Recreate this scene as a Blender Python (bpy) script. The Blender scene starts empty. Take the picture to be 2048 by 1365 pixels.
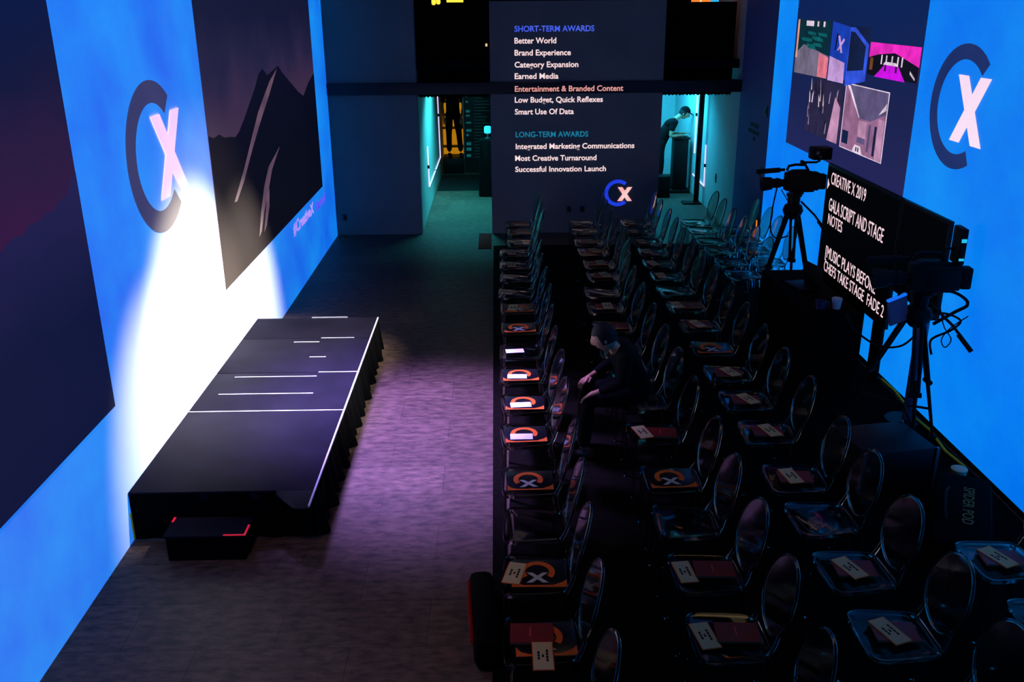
import bpy, bmesh, math, random
from mathutils import Vector, Matrix, Euler

random.seed(7)
scene = bpy.context.scene
COL = scene.collection
PI = math.pi

# ------------------------------------------------------------------ camera
F_PX, W_PX = 1846.7, 2048.0
PITCH, YAW, ROLL = 0.35278, 0.01556, -0.00759
fw = Vector((math.sin(YAW) * math.cos(PITCH), math.cos(YAW) * math.cos(PITCH), -math.sin(PITCH)))
rt = Vector((math.cos(YAW), -math.sin(YAW), 0))
up = rt.cross(fw)
r2 = rt * math.cos(ROLL) + up * math.sin(ROLL)
u2 = up * math.cos(ROLL) - rt * math.sin(ROLL)
cam_data = bpy.data.cameras.new('camera')
cam = bpy.data.objects.new('camera', cam_data)
COL.objects.link(cam)
cam.matrix_world = Matrix(((r2.x, u2.x, -fw.x, 0), (r2.y, u2.y, -fw.y, 0), (r2.z, u2.z, -fw.z, 3.65), (0, 0, 0, 1)))
cam_data.sensor_width = 36.0
cam_data.lens = F_PX / W_PX * 36.0
cam_data.clip_end = 200
scene.camera = cam

# ------------------------------------------------------------------ world, exposure, lights
world = bpy.data.worlds.new('world')
scene.world = world
world.use_nodes = True
world.node_tree.nodes['Background'].inputs[0].default_value = (0.25, 0.22, 0.3, 1)
world.node_tree.nodes['Background'].inputs[1].default_value = 0.002
scene.view_settings.view_transform = 'Standard'
scene.view_settings.look = 'None'
scene.view_settings.gamma = 1.0
scene.view_settings.exposure = 0.0
scene.view_settings.use_curve_mapping = False
scene.cycles.caustics_refractive = False
scene.cycles.caustics_reflective = False
scene.cycles.max_bounces = 8
scene.cycles.transparent_max_bounces = 24
scene.cycles.sample_clamp_indirect = 3.0


R120 = math.radians(120)


def aim(o, target):
    d = Vector(target) - o.location
    o.rotation_euler = d.to_track_quat('-Z', 'Y').to_euler()


def spot(name, loc, target, power, color, angle, blend=1.0, radius=0.08):
    l = bpy.data.lights.new(name, 'SPOT')
    l.energy, l.color, l.spot_size, l.spot_blend, l.shadow_soft_size = power, color, math.radians(angle), blend, radius
    o = bpy.data.objects.new(name, l)
    o.location = loc
    COL.objects.link(o)
    aim(o, target)
    return o


def area(name, loc, target, power, color, sx, sy):
    l = bpy.data.lights.new(name, 'AREA')
    l.shape = 'RECTANGLE'
    l.energy, l.color, l.size, l.size_y = power, color, sx, sy
    o = bpy.data.objects.new(name, l)
    o.location = loc
    COL.objects.link(o)
    aim(o, target)
    return o


for gy, gz, gp, ga in ((6.8, 0.25, 1900, 30), (7.9, 0.45, 4200, 41), (9.4, 0.15, 3000, 37)):
    spot('stage_glow_light', (1.0, gy, 3.9), (-2.7, gy, gz), gp, (1.0, 0.97, 0.9), ga, 1.0, 0.06)
spot('stage_glow_light', (1.2, 8.3, 3.9), (-2.7, 8.4, 0.8), 250, (1.0, 0.94, 0.84), 50, 1.0, 0.1)
spot('floor_wash_light', (-2.3, 8.2, 4.6), (-0.72, 7.5, 0.0), 7800, (0.38, 0.26, 1.0), 45, 1.0, 0.4)
spot('front_floor_fill', (-1.6, 3.2, 5.0), (-1.5, 4.4, 0), 130, (1.0, 0.6, 0.45), 58, 1.0, 0.2)  # added warm fill that browns the front floor, not a fixture of the room
area('audience_light', (2.0, 6.0, 4.9), (1.7, 6.6, 0), 9, (1.0, 0.74, 0.42), 1.6, 1.6)
cl = area('corridor_light', (-0.75, 17.6, 2.55), (-0.8, 17.7, 0), 110, (0.05, 0.78, 0.9), 0.5, 2.6)
cl.data.spread = R120
cl = area('corridor_light', (-0.6, 18.2, 2.4), (-1.3, 18.2, 1.2), 16, (0.03, 0.78, 0.95), 0.4, 4.0)
cl.data.spread = R120
area('corridor_light', (3.2, 18.8, 2.55), (3.4, 19.6, 0), 210, (0.03, 0.62, 0.98), 0.9, 3.0)


# ------------------------------------------------------------------ materials
def lin(c):
    f = lambda v: (v / 255) / 12.92 if v / 255 <= 0.04045 else ((v / 255 + 0.055) / 1.055) ** 2.4
    return (f(c[0]), f(c[1]), f(c[2]), 1)


MATS = {}


def mat(name, col, rough=0.6, spec=0.5, metal=0.0, noise=0.0, nscale=8.0, bump=0.0, emit=None, estr=1.0):
    """principled material; col in sRGB 0-255, slight noise variation and bump"""
    if name in MATS:
        return MATS[name]
    m = bpy.data.materials.new(name)
    m.use_nodes = True
    nt = m.node_tree
    b = nt.nodes['Principled BSDF']
    c = lin(col)
    b.inputs['Base Color'].default_value = c
    b.inputs['Roughness'].default_value = rough
    b.inputs['Specular IOR Level'].default_value = spec
    b.inputs['Metallic'].default_value = metal
    if noise or bump:
        tc = nt.nodes.new('ShaderNodeTexCoord')
        n = nt.nodes.new('ShaderNodeTexNoise')
        n.inputs['Scale'].default_value = nscale
        n.inputs['Detail'].default_value = 6
        nt.links.new(tc.outputs['Object'], n.inputs['Vector'])
        if noise:
            r = nt.nodes.new('ShaderNodeValToRGB')
            r.color_ramp.elements[0].position = 0.3
            r.color_ramp.elements[1].position = 0.7
            r.color_ramp.elements[0].color = tuple(v * (1 - noise) for v in c[:3]) + (1,)
            r.color_ramp.elements[1].color = tuple(min(1, v * (1 + noise)) for v in c[:3]) + (1,)
            nt.links.new(n.outputs['Fac'], r.inputs['Fac'])
            nt.links.new(r.outputs['Color'], b.inputs['Base Color'])
        if bump:
            bp = nt.nodes.new('ShaderNodeBump')
            bp.inputs['Strength'].default_value = bump
            bp.inputs['Distance'].default_value = 0.01
            nt.links.new(n.outputs['Fac'], bp.inputs['Height'])
            nt.links.new(bp.outputs['Normal'], b.inputs['Normal'])
    if emit is not None:
        b.inputs['Emission Color'].default_value = lin(emit)
        b.inputs['Emission Strength'].default_value = estr
    MATS[name] = m
    return m


def screen_mat(name, c0, c1, scale=0.6, base=(200, 200, 200), zramp=None, rough=0.7, spec=0.1, lo=0.35, hi=0.65):
    """lit picture surface: clouded colour between c0 and c1, or a ramp over height zramp=[(z,col),...]"""
    if name in MATS:
        return MATS[name]
    m = bpy.data.materials.new(name)
    m.use_nodes = True
    nt = m.node_tree
    b = nt.nodes['Principled BSDF']
    b.inputs['Base Color'].default_value = lin(base)
    b.inputs['Roughness'].default_value = rough
    b.inputs['Specular IOR Level'].default_value = spec
    b.inputs['Emission Strength'].default_value = 1.0
    geo = nt.nodes.new('ShaderNodeNewGeometry')
    n = nt.nodes.new('ShaderNodeTexNoise')
    n.inputs['Scale'].default_value = scale
    n.inputs['Detail'].default_value = 7
    n.inputs['Roughness'].default_value = 0.6
    nt.links.new(geo.outputs['Position'], n.inputs['Vector'])
    r = nt.nodes.new('ShaderNodeValToRGB')
    if zramp:
        sep = nt.nodes.new('ShaderNodeSeparateXYZ')
        nt.links.new(geo.outputs['Position'], sep.inputs[0])
        z0, z1 = zramp[0][0], zramp[-1][0]
        mr = nt.nodes.new('ShaderNodeMapRange')
        mr.inputs['From Min'].default_value = z0
        mr.inputs['From Max'].default_value = z1
        nt.links.new(sep.outputs['Z'], mr.inputs['Value'])
        ad = nt.nodes.new('ShaderNodeMath')
        ad.operation = 'MULTIPLY_ADD'
        ad.inputs[1].default_value = 0.22
        nt.links.new(n.outputs['Fac'], ad.inputs[0])
        nt.links.new(mr.outputs['Result'], ad.inputs[2])
        sb = nt.nodes.new('ShaderNodeMath')
        sb.operation = 'SUBTRACT'
        sb.inputs[1].default_value = 0.11
        nt.links.new(ad.outputs[0], sb.inputs[0])
        el = r.color_ramp.elements
        el[0].position, el[0].color = 0, lin(zramp[0][1])
        el[1].position, el[1].color = 1, lin(zramp[-1][1])
        for z, c in zramp[1:-1]:
            e = el.new((z - z0) / (z1 - z0))
            e.color = lin(c)
        nt.links.new(sb.outputs[0], r.inputs['Fac'])
    else:
        r.color_ramp.elements[0].position = lo
        r.color_ramp.elements[1].position = hi
        r.color_ramp.elements[0].color = lin(c0)
        r.color_ramp.elements[1].color = lin(c1)
        nt.links.new(n.outputs['Fac'], r.inputs['Fac'])
    nt.links.new(r.outputs['Color'], b.inputs['Emission Color'])
    MATS[name] = m
    return m


def acrylic(name, tint=(1, 1, 1, 1)):
    m = bpy.data.materials.new(name)
    m.use_nodes = True
    nt = m.node_tree
    b = nt.nodes['Principled BSDF']
    b.inputs['Base Color'].default_value = tint
    b.inputs['Transmission Weight'].default_value = 1.0
    b.inputs['IOR'].default_value = 1.27
    tc = nt.nodes.new('ShaderNodeTexCoord')
    n = nt.nodes.new('ShaderNodeTexNoise')
    n.inputs['Scale'].default_value = 14
    nt.links.new(tc.outputs['Object'], n.inputs['Vector'])
    mr = nt.nodes.new('ShaderNodeMapRange')
    mr.inputs['To Min'].default_value = 0.03
    mr.inputs['To Max'].default_value = 0.12
    nt.links.new(n.outputs['Fac'], mr.inputs['Value'])
    nt.links.new(mr.outputs['Result'], b.inputs['Roughness'])
    return m


def floor_mat():
    m = bpy.data.materials.new('mottled_vinyl_floor')
    m.use_nodes = True
    nt = m.node_tree
    b = nt.nodes['Principled BSDF']
    b.inputs['Roughness'].default_value = 0.55
    b.inputs['Specular IOR Level'].default_value = 0.25
    geo = nt.nodes.new('ShaderNodeNewGeometry')
    mp = nt.nodes.new('ShaderNodeMapping')
    mp.inputs['Scale'].default_value = (0.9, 2.2, 1)
    nt.links.new(geo.outputs['Position'], mp.inputs['Vector'])
    n = nt.nodes.new('ShaderNodeTexNoise')
    n.inputs['Scale'].default_value = 9.0
    n.inputs['Detail'].default_value = 8
    n.inputs['Roughness'].default_value = 0.62
    nt.links.new(mp.outputs[0], n.inputs['Vector'])
    r = nt.nodes.new('ShaderNodeValToRGB')
    r.color_ramp.elements[0].position = 0.36
    r.color_ramp.elements[1].position = 0.64
    r.color_ramp.elements[0].color = (0.046, 0.027, 0.020, 1)
    r.color_ramp.elements[1].color = (0.135, 0.080, 0.058, 1)
    nt.links.new(n.outputs['Fac'], r.inputs['Fac'])
    br = nt.nodes.new('ShaderNodeTexBrick')
    br.inputs['Scale'].default_value = 1.0
    br.inputs['Brick Width'].default_value = 0.92
    br.inputs['Row Height'].default_value = 0.46
    br.inputs['Mortar Size'].default_value = 0.004
    br.inputs['Color1'].default_value = (0.78, 0.78, 0.78, 1)
    br.inputs['Color2'].default_value = (1.1, 1.1, 1.1, 1)
    br.inputs['Mortar'].default_value = (0.6, 0.6, 0.6, 1)
    nt.links.new(geo.outputs['Position'], br.inputs['Vector'])
    mx = nt.nodes.new('ShaderNodeMix')
    mx.data_type = 'RGBA'
    mx.blend_type = 'MULTIPLY'
    mx.inputs[0].default_value = 1.0
    nt.links.new(r.outputs['Color'], mx.inputs[6])
    nt.links.new(br.outputs['Color'], mx.inputs[7])
    nt.links.new(mx.outputs[2], b.inputs['Base Color'])
    bp = nt.nodes.new('ShaderNodeBump')
    bp.inputs['Strength'].default_value = 0.15
    bp.inputs['Distance'].default_value = 0.01
    nt.links.new(n.outputs['Fac'], bp.inputs['Height'])
    nt.links.new(bp.outputs['Normal'], b.inputs['Normal'])
    return m


FLOOR = floor_mat()
PAINT = mat('dark_painted_wall', (118, 114, 112), 0.8, 0.2, noise=0.08, nscale=1.5)
PAINTB = mat('blue_grey_wall', (84, 100, 150), 0.8, 0.2, noise=0.08, nscale=1.5)
PAINT2 = mat('pale_corridor_wall', (190, 190, 190), 0.8, 0.2, noise=0.06, nscale=2)
CEIL = mat('black_ceiling', (14, 14, 15), 0.9, 0.1, noise=0.2)
BLACK = mat('black_metal', (7, 7, 8), 0.5, 0.2, noise=0.15, nscale=20)
BLACKC = mat('black_cloth', (7, 7, 8), 0.95, 0.05, noise=0.3, nscale=30, bump=0.2)
BLACKR = mat('black_rubber', (9, 9, 9), 0.8, 0.2, noise=0.2, nscale=25)
GREYM = mat('grey_metal', (120, 122, 126), 0.35, 0.5, 0.8, noise=0.1, nscale=20)
STEEL = mat('dark_steel_beam', (30, 31, 36), 0.5, 0.3, noise=0.15, nscale=4)
DECK = mat('black_stage_deck', (19, 16, 30), 0.7, 0.05, noise=0.25, nscale=3, bump=0.1)
SKIRT = mat('black_stage_skirt', (5, 5, 6), 0.95, 0.05, noise=0.3, nscale=15)
TRIM = mat('silver_edge_trim', (205, 200, 215), 0.4, 0.5, noise=0.05)
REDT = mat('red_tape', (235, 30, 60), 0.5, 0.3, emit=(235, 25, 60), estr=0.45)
YEL = mat('yellow_tape', (220, 190, 20), 0.6, 0.3, noise=0.1)
ACRY = acrylic('clear_acrylic', (0.66, 0.62, 0.53, 1))
SHADE_SHEET = mat('audience_shade_black', (14, 11, 9), 0.95, 0.02, noise=0.3, nscale=20, bump=0.1)  # near-black colour that stands in for shade among the audience chairs
PAPER = mat('cream_card', (205, 180, 130), 0.8, 0.2, noise=0.05)
WPAPER = mat('white_card', (240, 238, 242), 0.8, 0.2, noise=0.03)
ORANGE = mat('orange_print', (235, 100, 25), 0.6, 0.3, noise=0.12)
INK = mat('black_ink', (12, 12, 12), 0.7, 0.2, noise=0.1)
PROG = mat('black_glossy_print', (15, 14, 20), 0.3, 0.6, noise=0.2)
CROSS = mat('grey_print', (196, 192, 182), 0.6, 0.3, noise=0.05)
REDBK = mat('dark_red_cover', (120, 18, 18), 0.5, 0.4, noise=0.12)
PAGES = mat('orange_page_edge', (225, 130, 85), 0.7, 0.2, noise=0.1)
SKIN = mat('skin', (196, 136, 108), 0.55, 0.4, noise=0.06)
HAIR = mat('dark_hair', (18, 13, 10), 0.7, 0.3, noise=0.3, nscale=40)
SHIRT = mat('black_shirt', (10, 10, 12), 0.9, 0.1, noise=0.2, nscale=20)
TROUS = mat('black_trousers', (9, 9, 11), 0.9, 0.1, noise=0.2, nscale=20)
SHOE = mat('black_shoe', (8, 8, 8), 0.5, 0.4, noise=0.2)
REDC = mat('dark_red_cloth', (120, 8, 14), 0.85, 0.1, noise=0.2, nscale=20)


# ------------------------------------------------------------------ mesh helpers
class MB:
    def __init__(s):
        s.v, s.f, s.mi, s.mats = [], [], [], []

    def m(s, material):
        if material not in s.mats:
            s.mats.append(material)
        return s.mats.index(material)

    def add(s, vs, fs, material):
        o = len(s.v)
        i = s.m(material)
        s.v += [tuple(v) for v in vs]
        for f in fs:
            s.f.append([o + k for k in f])
            s.mi.append(i)
        return s

    def box(s, x0, x1, y0, y1, z0, z1, material, M=None, bev=0.0):
        if bev > 0:
            bm = bmesh.new()
            bmesh.ops.create_cube(bm, size=1)
            for v in bm.verts:
                v.co = Vector((x0 + (v.co.x + .5) * (x1 - x0), y0 + (v.co.y + .5) * (y1 - y0), z0 + (v.co.z + .5) * (z1 - z0)))
            bmesh.ops.bevel(bm, geom=bm.edges[:], offset=bev, segments=2, profile=0.5, affect='EDGES')
            bm.verts.index_update()
            vs = [v.co.copy() for v in bm.verts]
            fs = [[v.index for v in f.verts] for f in bm.faces]
            bm.free()
        else:
            vs = [Vector((x, y, z)) for z in (z0, z1) for y in (y0, y1) for x in (x0, x1)]
            fs = [(0, 2, 3, 1), (4, 5, 7, 6), (0, 1, 5, 4), (2, 6, 7, 3), (0, 4, 6, 2), (1, 3, 7, 5)]
        if M:
            vs = [M @ v for v in vs]
        return s.add(vs, fs, material)

    def tube(s, pts, rad, material, n=8, closed=False):
        pts = [Vector(p) for p in pts]
        N = len(pts)
        rr = rad if isinstance(rad, (list, tuple)) else [rad] * N
        vs, fs = [], []
        prev = None
        for i, p in enumerate(pts):
            if closed:
                t = pts[(i + 1) % N] - pts[i - 1]
            else:
                t = pts[min(i + 1, N - 1)] - pts[max(i - 1, 0)]
            t.normalize()
            if prev is None:
                a = Vector((0, 0, 1)) if abs(t.z) < 0.9 else Vector((1, 0, 0))
                u = t.cross(a).normalized()
            else:
                u = (prev - t * prev.dot(t)).normalized()
            prev = u
            w = t.cross(u)
            for k in range(n):
                an = 2 * PI * k / n
                vs.append(p + (u * math.cos(an) + w * math.sin(an)) * rr[i])
        R = N if closed else N - 1
        for i in range(R):
            j = (i + 1) % N
            for k in range(n):
                l = (k + 1) % n
                fs.append((i * n + k, i * n + l, j * n + l, j * n + k))
        if not closed:
            fs.append(tuple(range(n - 1, -1, -1)))
            fs.append(tuple((N - 1) * n + k for k in range(n)))
        return s.add(vs, fs, material)

    def cyl(s, a, b, r, material, n=16, r2=None):
        return s.tube([a, b], [r, r if r2 is None else r2], material, n)

    def lathe(s, prof, material, n=20, M=None):
        vs, fs = [], []
        for r, z in prof:
            for k in range(n):
                an = 2 * PI * k / n
                vs.append(Vector((r * math.cos(an), r * math.sin(an), z)))
        for i in range(len(prof) - 1):
            for k in range(n):
                l = (k + 1) % n
                fs.append((i * n + k, i * n + l, (i + 1) * n + l, (i + 1) * n + k))
        fs.append(tuple(range(n - 1, -1, -1)))
        fs.append(tuple((len(prof) - 1) * n + k for k in range(n)))
        if M:
            vs = [M @ v for v in vs]
        return s.add(vs, fs, material)

    def prism(s, poly, frame, t0, t1, material):
        """extrude 2-D polygon [(u,v)] between heights t0,t1 along frame normal"""
        n = len(poly)
        vs = [frame @ Vector((u, v, t0)) for u, v in poly] + [frame @ Vector((u, v, t1)) for u, v in poly]
        fs = [tuple(range(n - 1, -1, -1)), tuple(range(n, 2 * n))]
        for i in range(n):
            j = (i + 1) % n
            fs.append((i, j, n + j, n + i))
        return s.add(vs, fs, material)

    def build(s, name, parent=None, smooth=0.6, loc=None):
        me = bpy.data.meshes.new(name)
        me.from_pydata(s.v, [], s.f)
        for m_ in s.mats:
            me.materials.append(m_)
        me.polygons.foreach_set('material_index', s.mi)
        bm = bmesh.new()
        bm.from_mesh(me)
        bmesh.ops.recalc_face_normals(bm, faces=bm.faces[:])
        bm.to_mesh(me)
        bm.free()
        if smooth:
            me.shade_smooth()
            me.set_sharp_from_angle(angle=smooth)
        o = bpy.data.objects.new(name, me)
        COL.objects.link(o)
        if parent:
            o.parent = parent
        if loc:
            o.location = loc
        return o


def tag(o, label=None, cat=None, group=None, kind=None):
    if label:
        o['label'] = label
    if cat:
        o['category'] = cat
    if group:
        o['group'] = group
    if kind:
        o['kind'] = kind
    return o


def thing(name, label, cat, loc=(0, 0, 0), rz=0, group=None):
    o = bpy.data.objects.new(name, None)
    COL.objects.link(o)
    o.location = loc
    o.rotation_euler = (0, 0, rz)
    o.empty_display_size = 0.1
    return tag(o, label, cat, group)


def copy_tree(o, parent=None):
    c = o.copy()
    COL.objects.link(c)
    if parent:
        c.parent = parent
    for ch in list(o.children):
        copy_tree(ch, c)
    return c


def struct(name, mb, smooth=0.6):
    return tag(mb.build(name, smooth=smooth), kind='structure')


def wall_frame(side, x):
    """u,v,normal frame of a side wall: left wall reads towards +Y, right wall towards -Y"""
    if side == 'L':
        return Matrix(((0, 0, 1, x), (1, 0, 0, 0), (0, 1, 0, 0), (0, 0, 0, 1)))
    return Matrix(((0, 0, -1, x), (-1, 0, 0, 0), (0, 1, 0, 0), (0, 0, 0, 1)))


def back_frame(y):
    return Matrix(((1, 0, 0, 0), (0, 0, -1, y), (0, 1, 0, 0), (0, 0, 0, 1)))


def text(name, body, frame, u0, v0, width, height, material, parent, depth=0.003, bold=0.012):
    """lettering standing on baseline (u0,v0) of the frame, fitted to width and cap height"""
    cu = bpy.data.curves.new(name, 'FONT')
    cu.body = body
    cu.size = 1.0
    cu.offset = bold
    cu.resolution_u = 3
    cu.extrude = 0.5
    tmp = bpy.data.objects.new('tmp_text', cu)
    COL.objects.link(tmp)
    dg = bpy.context.evaluated_depsgraph_get()
    me = bpy.data.meshes.new_from_object(tmp.evaluated_get(dg))
    COL.objects.unlink(tmp)
    bpy.data.objects.remove(tmp)
    xs = [v.co.x for v in me.vertices]
    x0, x1 = min(xs), max(xs)
    for v in me.vertices:
        v.co = frame @ Vector((u0 + (v.co.x - x0) / (x1 - x0) * width, v0 + v.co.y / 0.72 * height, (v.co.z + 0.5) * depth))
    me.materials.clear()
    me.materials.append(material)
    me.name = name
    o = bpy.data.objects.new(name, me)
    COL.objects.link(o)
    o.parent = parent
    return o


def ring_poly(cu, cv, ro, ri, a0, a1, n=40, su=1.0):
    p = []
    for i in range(n + 1):
        a = math.radians(a0 + (a1 - a0) * i / n)
        p.append((cu + su * ro * math.cos(a), cv + ro * math.sin(a)))
    for i in range(n, -1, -1):
        a = math.radians(a0 + (a1 - a0) * i / n)
        p.append((cu + su * ri * math.cos(a), cv + ri * math.sin(a)))
    return p


def add_ring(mb, frame, cu, cv, ro, ri, a0, a1, t0, t1, material, n=40, su=1.0):
    """C-shaped ring built of quads"""
    vs, fs = [], []
    for i in range(n + 1):
        a = math.radians(a0 + (a1 - a0) * i / n)
        for r in (ri, ro):
            for t in (t0, t1):
                vs.append(frame @ Vector((cu + su * r * math.cos(a), cv + r * math.sin(a), t)))
    for i in range(n):
        b, c = i * 4, i * 4 + 4
        fs += [(b + 1, b + 3, c + 3, c + 1), (b, c, c + 2, b + 2), (b + 2, c + 2, c + 3, b + 3), (b, b + 1, c + 1, c)]
    fs += [(0, 2, 3, 1), (n * 4, n * 4 + 1, n * 4 + 3, n * 4 + 2)]
    return mb.add(vs, fs, material)


def add_cross(mb, frame, u0, u1, v0, v1, w, t0, t1, material):
    """an X: two slanted bars with level ends"""
    mb.prism([(u0, v0), (u0 + w, v0), (u1, v1), (u1 - w, v1)], frame, t0, t1, material)
    mb.prism([(u1 - w, v0), (u1, v0), (u0 + w, v1), (u0, v1)], frame, t0, t1 + 0.0004, material)
    return mb


# ------------------------------------------------------------------ room shell
XL, XR, YB = -2.69, 3.92, 15.15
struct('floor', MB().box(XL - 0.3, XR + 0.8, -1.0, 28, -0.1, 0, FLOOR))
struct('wall_left', MB().box(XL - 0.2, XL, 0, YB, 0, 5.3, PAINT))
struct('wall_right', MB().box(XR, XR + 0.2, 0, YB, 0, 5.3, PAINTB).box(XR, XR + 0.2, YB, 21.5, 0, 5.3, PAINT2))
struct('ceiling', MB().box(XL - 0.3, XR + 0.8, 0, 28, 5.3, 5.4, CEIL))
struct('wall_back_left', MB().box(XL - 0.2, -1.25, YB, YB + 0.2, 0, 5.3, PAINT))
struct('wall_back_centre', MB().box(-0.08, 2.67, YB, YB + 0.2, 0, 3.655, PAINT))
struct('wall_corridor_left', MB().box(-1.4, -1.25, YB + 0.2, 22.2, 0, 2.7, PAINT2))
struct('wall_corridor_inner_left', MB().box(-0.08, 0.06, YB + 0.2, 17.4, 0, 2.7, PAINT))
struct('wall_corridor_inner_right', MB().box(2.5, 2.67, YB + 0.2, 21.3, 0, 2.7, PAINT2))
struct('wall_corridor_end_right', MB().box(2.5, XR, 20.6, 20.8, 0, 2.7, PAINT2))
struct('wall_far', MB().box(-3, 2.5, 24.5, 24.7, 0, 5.3, PAINT))
struct('ceiling_corridor', MB().box(-1.6, XR + 0.2, YB + 0.2, 24.5, 2.62, 2.75, CEIL))
struct('trim_1', MB().box(XL, XR, YB - 0.06, YB + 0.14, 2.27, 2.45, STEEL, bev=0.006))
struct('baseboard_right', MB().box(XR - 0.03, XR, 0, 13.3, 0, 0.05, BLACK))
struct('wall_upper_back', MB().box(-3, XR + 0.2, 17.4, 17.6, 2.75, 5.3, CEIL))

for nm, x0, x1, lb in (('black_infill', -1.25, -0.08, 'black sheet standing in for the dark upper opening left of the award list'),  # added sheet, stands in for the darkness of the open void
                       ('black_infill', 2.67, 3.84, 'black drape hanging in the upper opening right of the award list')):
    mb = MB()
    n = 60
    vs, fs = [], []
    zt = 3.62 if x0 > 0 else 3.58
    for i in range(n + 1):
        x = x0 + (x1 - x0) * i / n
        y = YB + 0.3 + 0.03 * math.sin(i * 1.3)
        zb = 2.2 + 0.012 * math.sin(i * 2.1)
        for dy in (0, 0.02):
            vs += [(x, y + dy, zb), (x, y + dy, zt)]
    for i in range(n):
        a, b = i * 4, i * 4 + 4
        fs += [(a, b, b + 1, a + 1), (a + 2, a + 3, b + 3, b + 2), (a + 1, b + 1, b + 3, a + 3), (a, a + 2, b + 2, b)]
    mb.add(vs, fs, BLACKC)
    tag(mb.build(nm), lb, 'drape', None)

# ------------------------------------------------------------------ left video wall
FL = wall_frame('L', XL)
vw = thing('video_wall', 'huge glowing blue picture wall behind the stage, ring and cross logo between mountain pictures', 'video wall', (0, 0, 0))
BLUE_L = screen_mat('blue_screen', (0, 88, 222), (4, 136, 234), 0.75, (225, 225, 225))
MB().box(XL + 0.001, XL + 0.03, 0.5, YB - 0.03, 0.0, 5.25, BLUE_L).build('screen', vw)
SKY_L = screen_mat('dusk_sky_left', None, None, 1.2, (78, 72, 60), [(1.0, (52, 14, 60)), (2.3, (52, 16, 60)), (2.7, (42, 20, 58)), (3.2, (18, 17, 54)), (3.7, (8, 18, 62)), (5.2, (8, 20, 60))])
MB().box(XL + 0.03, XL + 0.036, 1.0, 5.88, 1.045, 5.2, SKY_L).build('picture', vw)
MNT_L = screen_mat('hill_left', None, None, 1.5, (78, 72, 60), [(1.0, (6, 12, 52)), (1.8, (8, 13, 52)), (2.6, (32, 27, 74))])
hill = [(1.0, 1.045), (5.88, 1.045), (5.88, 2.66)]
ys = [5.78, 5.72, 5.6, 5.5, 5.42, 5.3, 5.21, 5.1, 5.0, 4.91, 4.7, 4.4, 4.0, 3.4, 2.6, 1.8, 1.0]
zs = [2.62, 2.55, 2.53, 2.49, 2.5, 2.47, 2.48, 2.44, 2.45, 2.43, 2.36, 2.34, 2.2, 2.15, 1.95, 1.9, 1.7]
hill += list(zip(ys, zs))
MB().prism(hill, FL, 0.036, 0.038, MNT_L).build('picture_mountain', vw)
SKY_R = screen_mat('dusk_sky_right', None, None, 1.2, (104, 92, 82), [(1.0, (70, 46, 62)), (2.2, (66, 44, 66)), (2.6, (56, 38, 66)), (3.05, (34, 28, 58)), (3.5, (16, 18, 46)), (5.2, (8, 12, 40))])
MB().box(XL + 0.03, XL + 0.036, 8.70, 14.09, 1.02, 5.2, SKY_R).build('picture', vw)
MNT_R = screen_mat('mountain_right', None, None, 1.5, (66, 58, 54), [(1.0, (8, 6, 16)), (2.0, (5, 5, 18)), (3.0, (10, 9, 30))])
mount = [(8.70, 1.02), (14.09, 1.02), (14.09, 2.68), (13.96, 2.66), (13.6, 2.58), (13.2, 2.44), (12.9, 2.52), (12.5, 2.66), (12.0, 2.84), (11.8, 2.93),
         (11.55, 2.9), (11.2, 2.86), (11.0, 2.95), (10.8, 2.9), (10.6, 2.78), (10.3, 2.64), (10.0, 2.5), (9.75, 2.4), (9.6, 2.37), (9.4, 2.4), (9.2, 2.42), (9.05, 2.47), (8.85, 2.46), (8.70, 2.5)]
MB().prism(mount, FL, 0.036, 0.038, MNT_R).build('picture_mountain', vw)
RIDGE = screen_mat('snow_ridge', (70, 48, 62), (104, 74, 84), 3.0, (160, 140, 140))
mb = MB()
for poly in ([(11.72, 2.9), (11.25, 2.66), (10.6, 2.36), (10.1, 2.1), (9.75, 1.9), (9.4, 1.75), (9.3, 1.76), (9.8, 2.02), (10.2, 2.26), (10.6, 2.5), (11.0, 2.67), (11.3, 2.79)],
             [(11.5, 2.0), (11.0, 1.8), (10.75, 1.62), (10.45, 1.42), (10.25, 1.24), (10.12, 1.2), (10.3, 1.44), (10.55, 1.68), (10.85, 1.86)],
             [(10.78, 1.62), (10.7, 1.42), (10.5, 1.25), (10.36, 1.2), (10.52, 1.42), (10.64, 1.56)]):
    mb.prism(poly, FL, 0.038, 0.039, RIDGE)
mb.build('picture_snow_ridge', vw)
NAVY = screen_mat('navy_logo', (38, 38, 78), (52, 46, 86), 1.5, (165, 155, 145))
PINK = screen_mat('pink_logo', (236, 196, 236), (250, 206, 238), 1.5, (235, 215, 225))
mb = MB()
add_ring(mb, FL, 7.34, 2.52, 0.585, 0.415, 48, 312, 0.03, 0.036, NAVY, 56, 1.05)
mb.build('logo_ring', vw)
mb = MB()
add_cross(mb, FL, 7.3, 7.97, 2.185, 2.835, 0.2, 0.036, 0.041, PINK)
mb.build('logo_cross', vw)
LILAC = screen_mat('lilac_text', (170, 130, 250), (200, 160, 250), 2, (200, 190, 220))
PURP = screen_mat('purple_text', (90, 60, 235), (110, 80, 240), 2, (150, 140, 200))
text('lettering', '#CreativeX', FL.copy() @ Matrix.Translation((0, 0, 0.03)), 11.87, 0.79, 1.42, 0.16, LILAC, vw, 0.003, 0.02)
text('lettering', '/anni', FL.copy() @ Matrix.Translation((0, 0, 0.03)), 13.45, 0.77, 0.8, 0.14, PURP, vw, 0.003, 0.02)

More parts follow.
